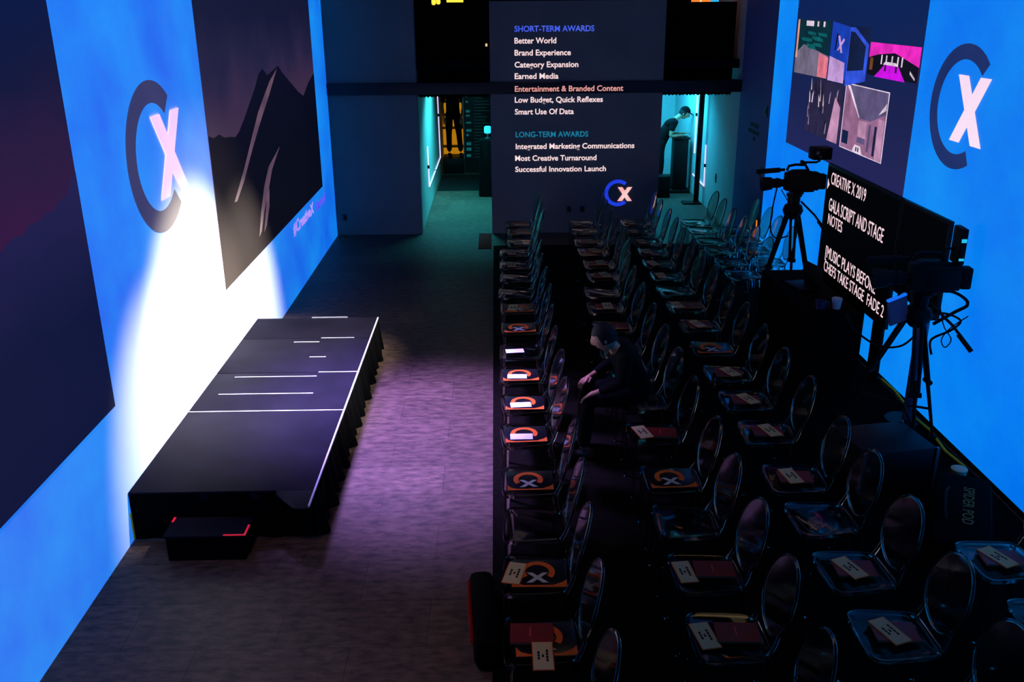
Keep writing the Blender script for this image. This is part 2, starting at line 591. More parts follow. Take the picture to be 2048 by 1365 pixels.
# ------------------------------------------------------------------ right video wall
FR = wall_frame('R', XR)
vr = thing('video_wall', 'glowing blue picture wall on the right with camera views beside a ring and cross logo', 'video wall', (0, 0, 0))
BLUE_R = screen_mat('blue_screen_right', (0, 114, 236), (8, 140, 242), 0.6, (55, 55, 62))
MB().box(XR - 0.03, XR - 0.001, 0.5, 13.32, 0.05, 5.25, BLUE_R).build('screen', vr)
DARKP = screen_mat('dark_blue_screen', None, None, 0.9, (40, 40, 50), [(1.8, (32, 34, 84)), (2.6, (22, 30, 74)), (3.5, (8, 32, 84)), (5.2, (6, 34, 90))])
MB().box(XR - 0.036, XR - 0.03, 8.71, 12.47, 1.85, 5.2, DARKP).build('picture', vr)
NAVY2 = screen_mat('navy_logo_right', (22, 42, 98), (34, 52, 108), 1.5, (40, 40, 50))
PINK2 = screen_mat('pink_logo_right', (244, 214, 240), (250, 224, 244), 1.5, (100, 95, 100))
mb = MB()
add_ring(mb, FR, -7.86, 2.79, 0.51, 0.385, 46, 300, 0.03, 0.036, NAVY2, 56, 1.06)
mb.build('logo_ring', vr)
mb = MB()
add_cross(mb, FR, -7.95, -7.41, 2.51, 3.05, 0.17, 0.036, 0.041, PINK2)
mb.build('logo_cross', vr)


def glow(name, c):
    return screen_mat('view_' + name, tuple(int(v * 0.86) for v in c), tuple(min(255, int(v * 1.1)) for v in c), 5.0, (30, 30, 30))


G = {k: glow(k, c) for k, c in dict(teal=(10, 92, 96), dkteal=(8, 42, 54), grey=(112, 104, 128), salmon=(226, 120, 140), white=(226, 206, 226), blue=(24, 62, 178), blueb=(50, 84, 220),
                                    dark=(18, 30, 66), lilac=(190, 150, 210), mag=(232, 40, 190), magf=(205, 16, 226), black=(12, 12, 26), peach=(216, 150, 130), rock=(40, 36, 66), rockl=(150, 130, 170),
                                    ceilg=(92, 82, 120), wallp=(150, 104, 140), wallq=(190, 140, 176), brown=(120, 70, 40)).items()}


def view(name, items):
    """one camera view: list of (polygon in (y,z), material key)"""
    mb = MB()
    for i, (poly, k) in enumerate(items):
        t = 0.036 + 0.0006 * i
        mb.prism([(-y, z) for y, z in poly], FR, t, t + 0.0006, G[k])
    return mb.build(name, vr, smooth=0)


def rect(y0, y1, z0, z1):
    return [(y0, z0), (y1, z0), (y1, z1), (y0, z1)]


rnd = random.Random(3)
v1 = [(rect(12.4, 11.16, 2.76, 3.41), 'dkteal'), ([(12.4, 2.76), (11.16, 2.77), (11.16, 3.02), (12.1, 3.12), (12.4, 3.0)], 'grey'),
      ([(11.5, 2.77), (11.16, 2.77), (11.16, 3.0), (11.5, 3.05)], 'salmon'), (rect(12.4, 12.33, 2.95, 3.41), 'peach')]
for i in range(9):
    y, z = 11.25 + 0.62 * rnd.random(), 3.06 + 0.2 * rnd.random()
    v1.append(([(y, z), (y + 0.3, z + 0.01), (y + 0.34, z + 0.045), (y + 0.03, z + 0.04)], 'teal'))
for i in range(7):
    y = 11.3 + 0.9 * rnd.random()
    v1.append((rect(y + 0.06, y, 3.34, 3.4), 'white'))
view('camera_view', v1)
v2 = [(rect(11.12, 9.98, 2.8, 3.37), 'dark'), ([(11.12, 2.78), (10.55, 2.8), (10.55, 3.36), (11.12, 3.41)], 'blue'),
      ([(10.55, 2.74), (9.98, 2.83), (9.98, 3.2), (10.4, 3.36), (10.55, 3.36)], 'blueb'), ([(10.53, 2.9), (10.06, 2.94), (10.06, 3.18), (10.4, 3.31), (10.53, 3.32)], 'dark'),
      ([(11.12, 2.76), (10.6, 2.76), (10.62, 2.98), (11.12, 3.03)], 'lilac'), ([(10.98, 3.1), (10.94, 3.28), (10.9, 3.28), (10.94, 3.1)], 'black'), ([(10.9, 3.1), (10.72, 3.24), (10.68, 3.22), (10.86, 3.1)], 'lilac'),
      ([(10.72, 3.08), (10.84, 3.26), (10.9, 3.26), (10.78, 3.08)], 'lilac')]
view('camera_view', v2)
v3 = [(rect(9.94, 8.73, 2.91, 3.23), 'mag'), ([(9.94, 2.91), (8.73, 2.91), (8.73, 3.05), (9.3, 3.15), (9.7, 3.12), (9.94, 3.08)], 'black'),
      ([(9.75, 2.9), (9.0, 2.9), (9.2, 3.04), (9.5, 3.04)], 'magf'), (rect(9.9, 9.82, 2.96, 3.08), 'brown')]
for y in (9.62, 9.5, 9.36, 9.22, 9.12):
    v3.append((rect(y, y - 0.03, 3.03, 3.12), 'white'))
v3 += [([(9.55, 3.03), (9.2, 3.03), (9.24, 3.06), (9.5, 3.06)], 'white'), ([(8.9, 2.98), (8.78, 2.93), (8.78, 2.95), (8.9, 3.01)], 'white'), (rect(9.5, 9.46, 2.97, 3.03), 'black'), (rect(9.24, 9.2, 2.97, 3.03), 'black')]
view('camera_view', v3)
v4 = [([(11.75, 2.1), (10.55, 2.1), (10.55, 2.74), (11.5, 2.76), (11.72, 2.6)], 'rock')]
for i in range(26):
    y, z = 10.65 + 1.0 * rnd.random(), 2.12 + 0.5 * rnd.random()
    v4.append(([(y, z), (y + 0.03, z), (y + 0.06 - 0.08 * rnd.random(), z + 0.14), (y + 0.02, z + 0.1)], rnd.choice(['rockl', 'black', 'white', 'black'])))
v4.append(([(10.9, 2.1), (10.56, 2.1), (10.56, 2.5), (10.75, 2.6)], 'wallq'))
view('camera_view', v4)
v5 = [(rect(10.5, 9.3, 2.08, 2.78), 'white'), (rect(10.48, 9.32, 2.09, 2.77), 'wallp'), ([(10.4, 2.77), (9.32, 2.77), (9.32, 2.56), (9.7, 2.45), (10.0, 2.45), (10.4, 2.72)], 'ceilg'),
      ([(10.44, 2.76), (10.36, 2.76), (10.0, 2.46), (10.02, 2.45)], 'white'), ([(9.45, 2.58), (9.33, 2.67), (9.33, 2.6), (9.5, 2.54)], 'white'),
      (rect(10.0, 9.78, 2.26, 2.43), 'wallq'), (rect(10.0, 9.78, 2.2, 2.26), 'ceilg'), (rect(9.72, 9.66, 2.14, 2.42), 'ceilg'), (rect(9.56, 9.5, 2.12, 2.42), 'dark'), (rect(9.48, 9.33, 2.09, 2.5), 'wallq'),
      (rect(10.44, 10.26, 2.14, 2.28), 'dark'), ([(10.1, 2.09), (9.82, 2.09), (9.88, 2.17), (10.04, 2.17)], 'white'), (rect(10.0, 9.97, 2.105, 2.15), 'black'), (rect(9.94, 9.91, 2.105, 2.15), 'black')]
view('camera_view', v5)

# ------------------------------------------------------------------ award list on the back wall
al = thing('award_list', 'projected list of award names in white and blue lettering on the dark back wall', 'projected text', (0, 0, 0))
BF = back_frame(YB)
TW = screen_mat('pale_pink_text', (250, 216, 218), (255, 226, 226), 3, (120, 110, 110))
TB = screen_mat('blue_text', (62, 88, 226), (76, 100, 236), 3, (90, 90, 110))
TT = screen_mat('teal_text', (22, 112, 142), (28, 122, 150), 3, (70, 90, 100))
TD = screen_mat('dim_pink_text', (222, 148, 140), (238, 164, 156), 3, (100, 90, 90))
LINES = [('SHORT-TERM AWARDS', .31, 3.205, 1.24, TB), ('Better World', .31, 3.03, .65, TW), ('Brand Experience', .31, 2.85, .88, TW), ('Category Expansion', .31, 2.67, 1.0, TW), ('Earned Media', .31, 2.495, .69, TW),
         ('Low Budget, Quick Reflexes', .31, 2.13, 1.4, TW), ('Smart Use Of Data', .31, 1.945, .94, TW), ('LONG-TERM AWARDS', .32, 1.585, 1.17, TT),
         ('Integrated Marketing Communications', .32, 1.395, 1.92, TW), ('Most Creative Turnaround', .31, 1.205, 1.32, TW), ('Successful Innovation Launch', .31, 1.025, 1.48, TW)]
for s_, u, v, w, m_ in LINES:
    text('lettering', s_, BF, u, v, w * 1.005, 0.088, m_, al, 0.003, 0.018)
text('lettering', 'Entertainment & Branded Content', back_frame(YB - 0.06), .31, 2.305, 1.72, 0.088, TD, al, 0.003, 0.018)
RB = screen_mat('royal_blue_logo', (24, 52, 214), (32, 66, 220), 3, (80, 80, 110))
CP = screen_mat('coral_logo', (250, 160, 164), (252, 208, 208), 9, (120, 100, 100))
mb = MB()
add_ring(mb, BF, 2.005, 0.66, 0.222, 0.162, 50, 310, 0.0, 0.004, RB, 40)
mb.build('logo_ring', al)
mb = MB()
add_cross(mb, BF, 2.0, 2.24, 0.525, 0.755, 0.078, 0.004, 0.007, CP)
mb.build('logo_cross', al)

# switches and a notice on the walls
def plate(name, fr, u, v, w, h, label, cat, mcol=(24, 28, 34)):
    o = thing(name, label, cat)
    MB().box(u - w / 2, u + w / 2, v - h / 2, v + h / 2, 0, 0.012, mat('dark_plate', mcol, 0.5), fr, 0.002).build('plate', o)
    MB().box(u - w / 6, u + w / 6, v - h / 5, v + h / 5, 0.012, 0.018, BLACK, fr, 0.001).build('switch_rocker', o)
    return o


plate('wall_switch', FR, -13.62, 2.13, 0.14, 0.16, 'upper dark switch plate on the blue wall strip left of the right screen', 'switch')
plate('wall_switch', FR, -13.7, 1.24, 0.14, 0.14, 'lower dark switch plate on the blue wall strip left of the right screen', 'switch')
plate('wall_outlet', BF, -2.53, 0.3, 0.07, 0.1, 'small dark wall outlet low on the left back wall panel', 'outlet')
plate('wall_outlet', BF, 1.2, 0.4, 0.07, 0.1, 'dark wall outlet under the award list, left of a pair', 'outlet')
plate('wall_outlet', BF, 1.42, 0.4, 0.07, 0.1, 'dark wall outlet under the award list, right of a pair', 'outlet')
nt_ = thing('wall_notice', 'small dark lines of lettering on the blue wall strip between the switches', 'notice')
mb = MB()
for u0, u1, v in ((-14.4, -13.95, 1.86), (-14.5, -13.9, 1.76), (-14.2, -14.1, 1.66)):
    mb.box(u0, u1, v - 0.03, v + 0.03, 0, 0.003, INK, FR)
mb.build('lettering', nt_)

# ------------------------------------------------------------------ stage
st = thing('stage_platform', 'low black stage platform against the glowing wall with silver seams', 'stage', (-2.0, 7.7, 0))
SX0, SX1, SY0, SY1, SZ = -2.655, -1.335, 5.85, 9.70, 0.38


def sb(name, x0, x1, y0, y1, z0, z1, m_, bev=0.0):
    return MB().box(x0 + 2.0, x1 + 2.0, y0 - 7.7, y1 - 7.7, z0, z1, m_, None, bev).build(name, st)


for y0, y1 in ((SY0, 7.225), (7.235, 8.095), (8.105, 9.04), (9.05, SY1)):
    sb('deck_panel', SX0, SX1, y0, y1, 0.3, SZ, DECK, 0.004)
for x0, x1, y in ((SX0, SX1, 7.23), (-2.5, -1.66, 7.6), (-2.46, -1.7, 8.0), (-1.7, SX1, 8.1), (-2.1, -1.84, 8.93), (-1.84, -1.5, 9.045), (-1.86, -1.7, 8.5)):
    sb('seam_strip', x0, x1, y - 0.007, y + 0.007, SZ, SZ + 0.002, TRIM)
sb('edge_strip', SX1, SX1 + 0.012, SY0 - 0.22, SY1, SZ - 0.012, SZ + 0.002, TRIM)
sb('edge_strip', SX0 + 0.6, SX1 - 0.33, SY1 - 0.012, SY1, SZ, SZ + 0.01, TRIM)
sb('yellow_marker', SX0 - 0.003, SX0 + 0.008, SY0 - 0.022, SY0 - 0.008, 0.01, 0.22, YEL)


def skirt_mesh(p0, p1, z0, z1, waves, amp, off):
    p0, p1 = Vector(p0), Vector(p1)
    n = waves * 8
    d = (p1 - p0).normalized()
    nrm = Vector((d.y, -d.x, 0))
    vs, fs = [], []
    for i in range(n + 1):
        t = i / n
        b = p0.lerp(p1, t)
        a = amp * (0.5 + 0.5 * math.sin(t * waves * 2 * PI)) + 0.3 * amp * math.sin(t * waves * 3.7)
        for z, k in ((z0, 1.0), ((z0 + z1) / 2, 0.55), (z1, 0.1)):
            vs.append(b + nrm * (off + a * k) + Vector((0, 0, z)))
    for i in range(n):
        for k in range(2):
            q = i * 3 + k
            fs.append((q, q + 3, q + 4, q + 1))
    return MB().add(vs, fs, SKIRT)


o = skirt_mesh((SX1 + 2.0, SY0 - 7.7, 0), (SX1 + 2.0, SY1 - 7.7, 0), 0.004, SZ - 0.014, 19, 0.07, 0.0).build('skirt', st)
o = skirt_mesh((SX0 + 2.0, SY0 - 7.7, 0), (SX1 + 2.0, SY0 - 7.7, 0), 0.004, SZ - 0.014, 7, 0.012, 0.0).build('skirt', st)
# loose flap of the covering at the front right corner
vs = []
n = 12
for i in range(n + 1):
    t = i / n
    x = -1.6 + (SX1 + 1.6) * t
    yf = SY0 - 0.02 - 0.2 * min(1, t * 1.6)
    vs += [(x + 2.0, SY0 - 7.7, SZ - 0.001), (x + 2.0, (SY0 + yf) / 2 - 7.7, SZ - 0.006), (x + 2.0, yf - 7.7, SZ - 0.02), (x + 2.0, yf - 7.7, SZ - 0.032), (x + 2.0, SY0 - 7.7, SZ - 0.02)]
fs = []
for i in range(n):
    for k in range(5):
        l = (k + 1) % 5
        fs.append((i * 5 + k, i * 5 + l, i * 5 + 5 + l, i * 5 + 5 + k))
fs += [(0, 1, 2, 3, 4), tuple(n * 5 + k for k in (4, 3, 2, 1, 0))]
MB().add(vs, fs, DECK).build('deck_flap', st)

sp = thing('stage_step', 'small black step box before the stage with red corner tape', 'step', (-2.05, 5.72, 0))
MB().box(-0.27, 0.27, -0.16, 0.085, 0.0, 0.185, SKIRT).build('box', sp)
MB().box(-0.285, 0.285, -0.17, 0.085, 0.185, 0.2, DECK, None, 0.003).build('tread', sp)
mb = MB()
mb.box(0.13, 0.285, -0.17, -0.155, 0.2, 0.2025, REDT).box(0.27, 0.285, -0.155, -0.03, 0.2, 0.2025, REDT)
mb.build('corner_tape', sp)
MB().box(-0.285, -0.27, 0.02, 0.085, 0.2, 0.2025, REDT).build('corner_tape', sp)

# ------------------------------------------------------------------ chairs
chair0 = thing('chair', 'x', 'chair', (0, 0, 0), 0, 'clear oval-back chairs in the audience')


def seat_mesh():
    mb = MB()
    out = []
    n = 32
    for i in range(n):
        a = 2 * PI * i / n
        c, s_ = math.cos(a), math.sin(a)
        e = 0.35
        x = 0.2 * math.copysign(abs(c) ** e, c)
        y = (0.205 - 0.018 * (x / 0.2)) * math.copysign(abs(s_) ** e, s_)
        out.append((x, y))
    vs, fs = [], []
    rings = [(1.0, 0.435), (1.012, 0.444), (1.0, 0.458), (0.93, 0.458), (0.88, 0.452), (0.0, 0.449)]
    for k, z in rings[:-1]:
        vs += [(x * k, y * k, z) for x, y in out]
    for r in range(len(rings) - 2):
        for i in range(n):
            j = (i + 1) % n
            fs.append((r * n + i, r * n + j, (r + 1) * n + j, (r + 1) * n + i))
    fs.append(tuple(range(n - 1, -1, -1)))
    fs.append(tuple((len(rings) - 2) * n + i for i in range(n)))
    return mb.add(vs, fs, ACRY)


def oval(n, kx=1.0, kz=1.0):
    """points of the leaning oval back: centre z .70, half height .215, half width .195"""
    p = []
    for i in range(n):
        a = 2 * PI * i / n
        y = 0.193 * kx * math.cos(a)
        w = 0.215 * kz * math.sin(a)
        z = 0.705 + w
        x = 0.255 + 0.24 * w + 0.35 * (0.193 ** 2 - y * y) - 0.006
        p.append(Vector((x, y, z)))
    return p


seat_mesh().build('seat', chair0)
mb = MB()
N = 36
vs, fs = [], []
KS = (1.0, 0.72, 0.4)
for side in (0.006, -0.006):
    for k in KS:
        vs += [v + Vector((side, 0, 0)) for v in oval(N, k, k)]
    c = Vector((0.255 + 0.35 * 0.193 ** 2 - 0.006 + side, 0, 0.705))
    vs.append(c)
B = 3 * N + 1
for s_ in (0, B):
    for r in range(2):
        for i in range(N):
            j = (i + 1) % N
            fs.append((s_ + r * N + i, s_ + r * N + j, s_ + (r + 1) * N + j, s_ + (r + 1) * N + i))
    for i in range(N):
        fs.append((s_ + 2 * N + i, s_ + 2 * N + (i + 1) % N, s_ + 3 * N))
for i in range(N):
    j = (i + 1) % N
    fs.append((i, j, B + j, B + i))
mb.add(vs, fs, ACRY).build('backrest', chair0, 0.9)
MB().tube(oval(N), 0.009, ACRY, 8, True).build('back_rim', chair0)
for s_ in (-1, 1):
    MB().tube([(0.17, s_ * 0.155, 0.44), (0.2, s_ * 0.15, 0.5), (0.225, s_ * 0.14, 0.57)], [0.014, 0.012, 0.009], ACRY, 8).build('back_post', chair0)
for x, y, dx, dy in ((-0.17, -0.165, -0.01, -0.01), (-0.17, 0.165, -0.01, 0.01), (0.165, -0.15, 0.07, -0.02), (0.165, 0.15, 0.07, 0.02)):
    MB().tube([(x, y, 0.44), (x + dx * .4, y + dy * .4, 0.24), (x + dx, y + dy, 0.0)], [0.021, 0.017, 0.012], ACRY, 10).build('leg', chair0)

ROWY = [3.47, 4.05, 4.65, 5.22, 5.77, 6.52, 7.13, 7.74, 8.38, 9.05, 9.70, 10.30, 10.92, 11.50, 12.10, 12.63, 13.27, 13.80]
ORD = ['first', 'second', 'third', 'fourth', 'fifth', 'sixth', 'seventh', 'eighth', 'ninth', 'tenth', 'eleventh', 'twelfth', 'thirteenth', 'fourteenth', 'fifteenth', 'sixteenth', 'seventeenth', 'eighteenth']
COLS = {'A': (0.22, 'row nearest the stage', range(18)), 'B': (1.20, 'second row from the stage', range(18)), 'C': (2.09, 'third row from the stage', range(18)),
        'D': (3.02, 'fourth row, by the right wall', [0, 1, 2, 12, 13, 14, 15, 16, 17]), 'E': (3.5, 'short row against the right wall', [13, 14, 15, 16])}
CH = {}
first = True
for cname, (cx, rowname, rows) in COLS.items():
    for n_, ri in enumerate(rows):
        c = chair0 if first else copy_tree(chair0)
        first = False
        jx, jy = random.uniform(-.015, .015), random.uniform(-.015, .015)
        if cname == 'A' and ri >= 15:
            jx += 0.12
        if cname == 'B' and ri >= 12:
            jx += 0.1
        y = ROWY[ri] + jy + (0.08 if cname == 'D' and ri < 3 else 0)
        c.location = (cx + jx, y, 0.006)
        c.rotation_euler = (0, 0, random.uniform(-0.06, 0.06))
        c['label'] = 'clear oval-back chair, %s from the camera, %s' % (ORD[n_], rowname)
        CH[(cname, ri)] = (cx + jx, y, 'on the %s chair from the camera, %s' % (ORD[n_], rowname), c)

# ------------------------------------------------------------------ things laid on the seats
ST = 0.465   # seat rim height
I4 = Matrix.Identity(4)
prog0 = thing('programme', 'x', 'programme', group='black programmes with an orange ring on the seats')
MB().box(-0.165, 0.165, -0.14, 0.14, 0, 0.004, PROG, None, 0.001).build('cover', prog0)
mb = MB()
FT = Matrix(((0, 1, 0, 0), (-1, 0, 0, 0), (0, 0, 1, 0), (0, 0, 0, 1)))   # ring opens towards the camera
add_ring(mb, FT, -0.015, -0.01, 0.105, 0.07, 55, 305, 0.004, 0.0055, ORANGE, 36)
mb.build('logo_ring', prog0)
mb = MB()
add_cross(mb, I4, -0.075, 0.055, -0.095, 0.005, 0.035, 0.0055, 0.0065, CROSS)
mb.build('logo_cross', prog0)
mb = MB()
mb.prism([(-0.16, -0.135), (-0.16, -0.06), (-0.135, -0.1), (-0.09, -0.118), (0.08, -0.118), (0.14, -0.085), (0.16, -0.06), (0.16, -0.135)], I4, 0.004, 0.0052, ORANGE)
mb.build('border_print', prog0)

card0 = thing('card', 'x', 'card', group='name cards on the seats')
MB().box(-0.055, 0.055, -0.11, 0.11, 0, 0.002, ORANGE).build('backing', card0)
MB().box(-0.05, 0.05, -0.105, 0.105, 0.002, 0.004, PAPER).build('front', card0)
mb = MB()
for x0, y0, y1 in ((0.022, -0.045, 0.045), (0.0, -0.012, 0.012), (-0.022, -0.03, 0.035)):
    yy = y0
    while yy < y1:
        l = random.uniform(0.012, 0.022)
        mb.box(x0 - 0.006, x0 + 0.006, yy, min(yy + l, y1), 0.004, 0.0045, INK)
        yy += l + 0.004
mb.build('lettering', card0)

wcard0 = thing('card', 'x', 'card', group='name cards on the seats')
MB().box(-0.11, 0.065, -0.05, 0.05, 0, 0.003, WPAPER, None, 0.0008).build('front', wcard0)

book0 = thing('booklet', 'x', 'booklet', group='dark red booklets on the seats')
MB().box(-0.113, 0.113, -0.078, 0.078, 0.0015, 0.0125, PAGES).build('page_block', book0)
mb = MB()
mb.box(-0.115, 0.115, -0.08, 0.08, 0, 0.002, REDBK).box(-0.115, 0.115, -0.08, 0.08, 0.012, 0.0145, REDBK)
mb.build('cover', book0)
MB().box(-0.012, -0.004, -0.03, 0.045, 0.0145, 0.0152, mat('red_print', (215, 60, 60), 0.5)).build('title_print', book0)

used = set()


def place(proto, key, dx, dy, rz, label, dz=0.0):
    x, y, where, ch = CH[key]
    c = proto if proto.name not in used else copy_tree(proto)
    used.add(proto.name)
    c.location = (x + dx, y + dy, ST + dz)
    c.rotation_euler = (0, 0, rz)
    c['label'] = label + ' ' + where
    return c


PL, CL, WL, BL = 'black orange-ring programme', 'cream name card', 'white card', 'dark red booklet'
R = math.radians
# row A
place(prog0, ('A', 1), 0.02, 0.0, 0.03, PL)
place(book0, ('A', 1), -0.05, 0.03, -0.03, BL, 0.007)
place(card0, ('A', 1), 0.0, -0.16, 0.0, CL, 0.0225)
place(prog0, ('A', 2), 0.015, 0.0, -0.02, PL)
place(card0, ('A', 2), -0.13, 0.0, R(-14), CL, 0.0072)
place(prog0, ('A', 4), -0.01, 0.0, 0.02, PL)
for r in (5, 6, 7):
    place(prog0, ('A', r), -0.01, 0.0, random.uniform(-.04, .04), PL)
    place(wcard0, ('A', r), -0.02, -0.05, random.uniform(-.05, .08), WL, 0.0068)
place(wcard0, ('A', 8), -0.03, 0.0, 0.1, WL)
place(prog0, ('A', 9), -0.01, 0, 0.05, PL)
place(prog0, ('A', 10), 0.0, 0, 0.05, PL)
place(card0, ('A', 10), -0.06, 0, R(-8), CL, 0.007)
for r, rz in ((13, 6), (14, 12), (15, -4)):
    place(card0, ('A', r), -0.05, 0, R(rz), CL)
place(prog0, ('A', 16), 0, 0, 0, PL)
place(prog0, ('A', 17), 0, 0, 0, PL)
# row B
for r, rz in ((1, 9), (2, 6), (9, 12)):
    place(book0, ('B', r), 0.05, 0.01, R(-3), BL)
    place(card0, ('B', r), -0.125, 0.0, R(rz), CL, 0.0)
place(prog0, ('B', 4), 0.0, 0.0, 0.03, PL)
place(book0, ('B', 5), 0.06, 0.0, R(-6), BL)
place(card0, ('B', 5), -0.09, 0.0, R(14), CL, 0.016)
for r, rz in ((10, 2), (12, 14), (13, 2), (14, 18), (15, 16)):
    place(book0, ('B', r), 0.0, 0.0, R(-2), BL)
    place(card0, ('B', r), 0.02, 0.0, R(rz), CL, 0.0158)
for r in (16, 17):
    place(card0, ('B', r), 0.02 if r == 16 else -0.06, 0, 0.0, CL)
# row C
for r, rz in ((1, 20), (2, 20), (4, 8), (5, 16), (6, 22), (7, 22), (9, 20)):
    place(book0, ('C', r), 0.0, 0.0, R(-3), BL)
    place(card0, ('C', r), (-0.03, 0.02)[r in (5, 6, 7)], 0.0, R(rz), CL, 0.0158)
place(prog0, ('C', 8), 0.0, 0.0, 0.0, PL)
place(book0, ('C', 10), 0.05, 0.0, 0.0, BL)
place(card0, ('C', 10), -0.1, 0.0, R(10), CL, 0.0158)
for r, rz in ((12, 4), (13, 14), (14, 2), (15, 4), (16, 0), (17, 18)):
    place(card0, ('C', r), -0.08, 0.0, R(rz), CL)
# row D
for r, rz in ((1, 20), (2, 22)):
    place(book0, ('D', r), 0.0, 0.0, R(-4), BL)
    place(card0, ('D', r), -0.02, 0.0, R(rz), CL, 0.0158)

# ------------------------------------------------------------------ confidence screens by the right wall
XS = 3.84
FS = wall_frame('R', XS)
SCRB = mat('black_screen_glass', (3, 3, 4), 0.6, 0.08, noise=0.1, nscale=2)
cs = thing('script_screen', 'big black script screen with white lettering below the camera views on the right', 'screen', (0, 0, 0))
MB().box(XS, XS + 0.04, 8.6, 10.66, 0.55, 1.87, BLACK, None, 0.006).build('housing', cs)
MB().box(XS - 0.003, XS, 8.63, 10.63, 0.58, 1.84, SCRB).build('screen_glass', cs)
FSX = wall_frame('R', XS - 0.003)
SW = screen_mat('white_screen_text', (250, 226, 232), (240, 196, 208), 8, (40, 40, 40))
text('lettering', 'CREATIVE X 2019', FSX, -10.5, 1.66, 1.04, 0.14, SW, cs, 0.002, 0.0)
text('lettering', 'GALA SCRIPT AND STAGE', FSX, -10.48, 1.36, 1.58, 0.15, SW, cs, 0.002, 0.0)
text('lettering', 'NOTES', FSX, -10.46, 1.2, 0.46, 0.13, SW, cs, 0.002, 0.0)
text('lettering', '[MUSIC PLAYS BEFORE', FSX, -10.42, 0.82, 1.5, 0.14, SW, cs, 0.002, 0.0)
text('lettering', 'CHEFS TAKE STAGE  FADE 2', FSX, -10.42, 0.655, 1.76, 0.13, SW, cs, 0.002, 0.0)
mb = MB()
mb.prism([(-10.6, 1.58), (-10.54, 1.64), (-10.6, 1.7)], FSX, 0, 0.002, SW)
mb.build('pointer_mark', cs)
for y in (8.72, 10.5):
    mb = MB()
    mb.box(XS + 0.0, XS + 0.04, y - 0.05, y + 0.05, 0.03, 0.56, BLACK)
    mb.box(XS - 0.005, XS + 0.045, y - 0.14, y + 0.1, 0.006, 0.032, BLACK)
    mb.build('stand', cs)

cs2 = thing('blank_screen', 'blank black screen right of the lettered script screen', 'screen', (0, 0, 0))
MB().box(XS, XS + 0.04, 7.62, 8.58, 0.98, 1.87, BLACK, None, 0.006).build('housing', cs2)
MB().box(XS - 0.003, XS, 7.65, 8.55, 1.01, 1.84, SCRB).build('screen_glass', cs2)
POLE = mat('blue_grey_pole', (70, 80, 120), 0.4, 0.5, 0.3, noise=0.1)
MB().cyl((XS - 0.08, 7.66, 0.02), (XS - 0.08, 7.66, 1.0), 0.055, POLE, 18).build('pole', cs2)
MB().box(XS - 0.1, XS + 0.0, 7.62, 7.7, 0.985, 1.05, BLACK).build('bracket', cs2)
MB().cyl((XS - 0.13, 7.66, 0), (XS - 0.13, 7.66, 0.02), 0.16, BLACK, 24).build('base', cs2)

# black drape between the script screen and the floor
for y0, y1, lb in ((9.06, 10.62, 'wide black drape hanging below the lettered script screen'), (8.56, 8.78, 'narrow black drape at the right end under the lettered script screen')):
    dr = MB()
    n = int((y1 - y0) * 80)
    vs, fs = [], []
    for i in range(n + 1):
        y = y0 + (y1 - y0) * i / n
        x = 3.8 + 0.012 * math.sin(i * 1.1)
        for dx in (0, 0.012):
            vs += [(x + dx, y, 0.008), (x + dx, y, 0.6)]
    for i in range(n):
        a, b = i * 4, i * 4 + 4
        fs += [(a, b, b + 1, a + 1), (a + 2, a + 3, b + 3, b + 2), (a + 1, b + 1, b + 3, a + 3), (a, a + 2, b + 2, b)]
    fs += [(0, 1, 3, 2), (n * 4, n * 4 + 2, n * 4 + 3, n * 4 + 1)]
    dr.add(vs, fs, BLACKC)
    tag(dr.build('black_infill'), lb, 'drape')

# ------------------------------------------------------------------ production table with cups
tb = thing('production_table', 'black-draped table under the script screen behind the rear camera operator', 'table', (3.3, 9.35, 0.006))
MB().box(-0.26, 0.26, -0.78, 0.78, 0.70, 0.73, BLACK, None, 0.004).build('tabletop', tb)
vs, fs = [], []
loop = []
per = [(-0.27, -0.79), (0.27, -0.79), (0.27, 0.79), (-0.27, 0.79)]
for k in range(4):
    a, b = Vector(per[k]), Vector(per[(k + 1) % 4])
    m_ = 14 if k % 2 == 0 else 36
    for i in range(m_):
        q = a.lerp(b, i / m_)
        loop.append(q)
n = len(loop)
for z, sc in ((0.735, 1.0), (0.70, 1.0), (0.003, 1.03)):
    for i, q in enumerate(loop):
        w = (0.012 * math.sin(i * 1.5)) if z < 0.1 else 0
        vs.append((q.x * (sc + w), q.y * (sc + w * 0.4), z))
for r in range(2):
    for i in range(n):
        j = (i + 1) % n
        fs.append((r * n + i, r * n + j, (r + 1) * n + j, (r + 1) * n + i))
fs.append(tuple(range(n)))
MB().add(vs, fs, BLACKC).build('cloth', tb)


def cup(name, loc, r, h, m_, label, cat='cup'):
    o = thing(name, label, cat, loc)
    MB().lathe([(r * .78, 0), (r, h), (r * .94, h), (r * .72, 0.006)], m_, 20).build('body', o)
    return o


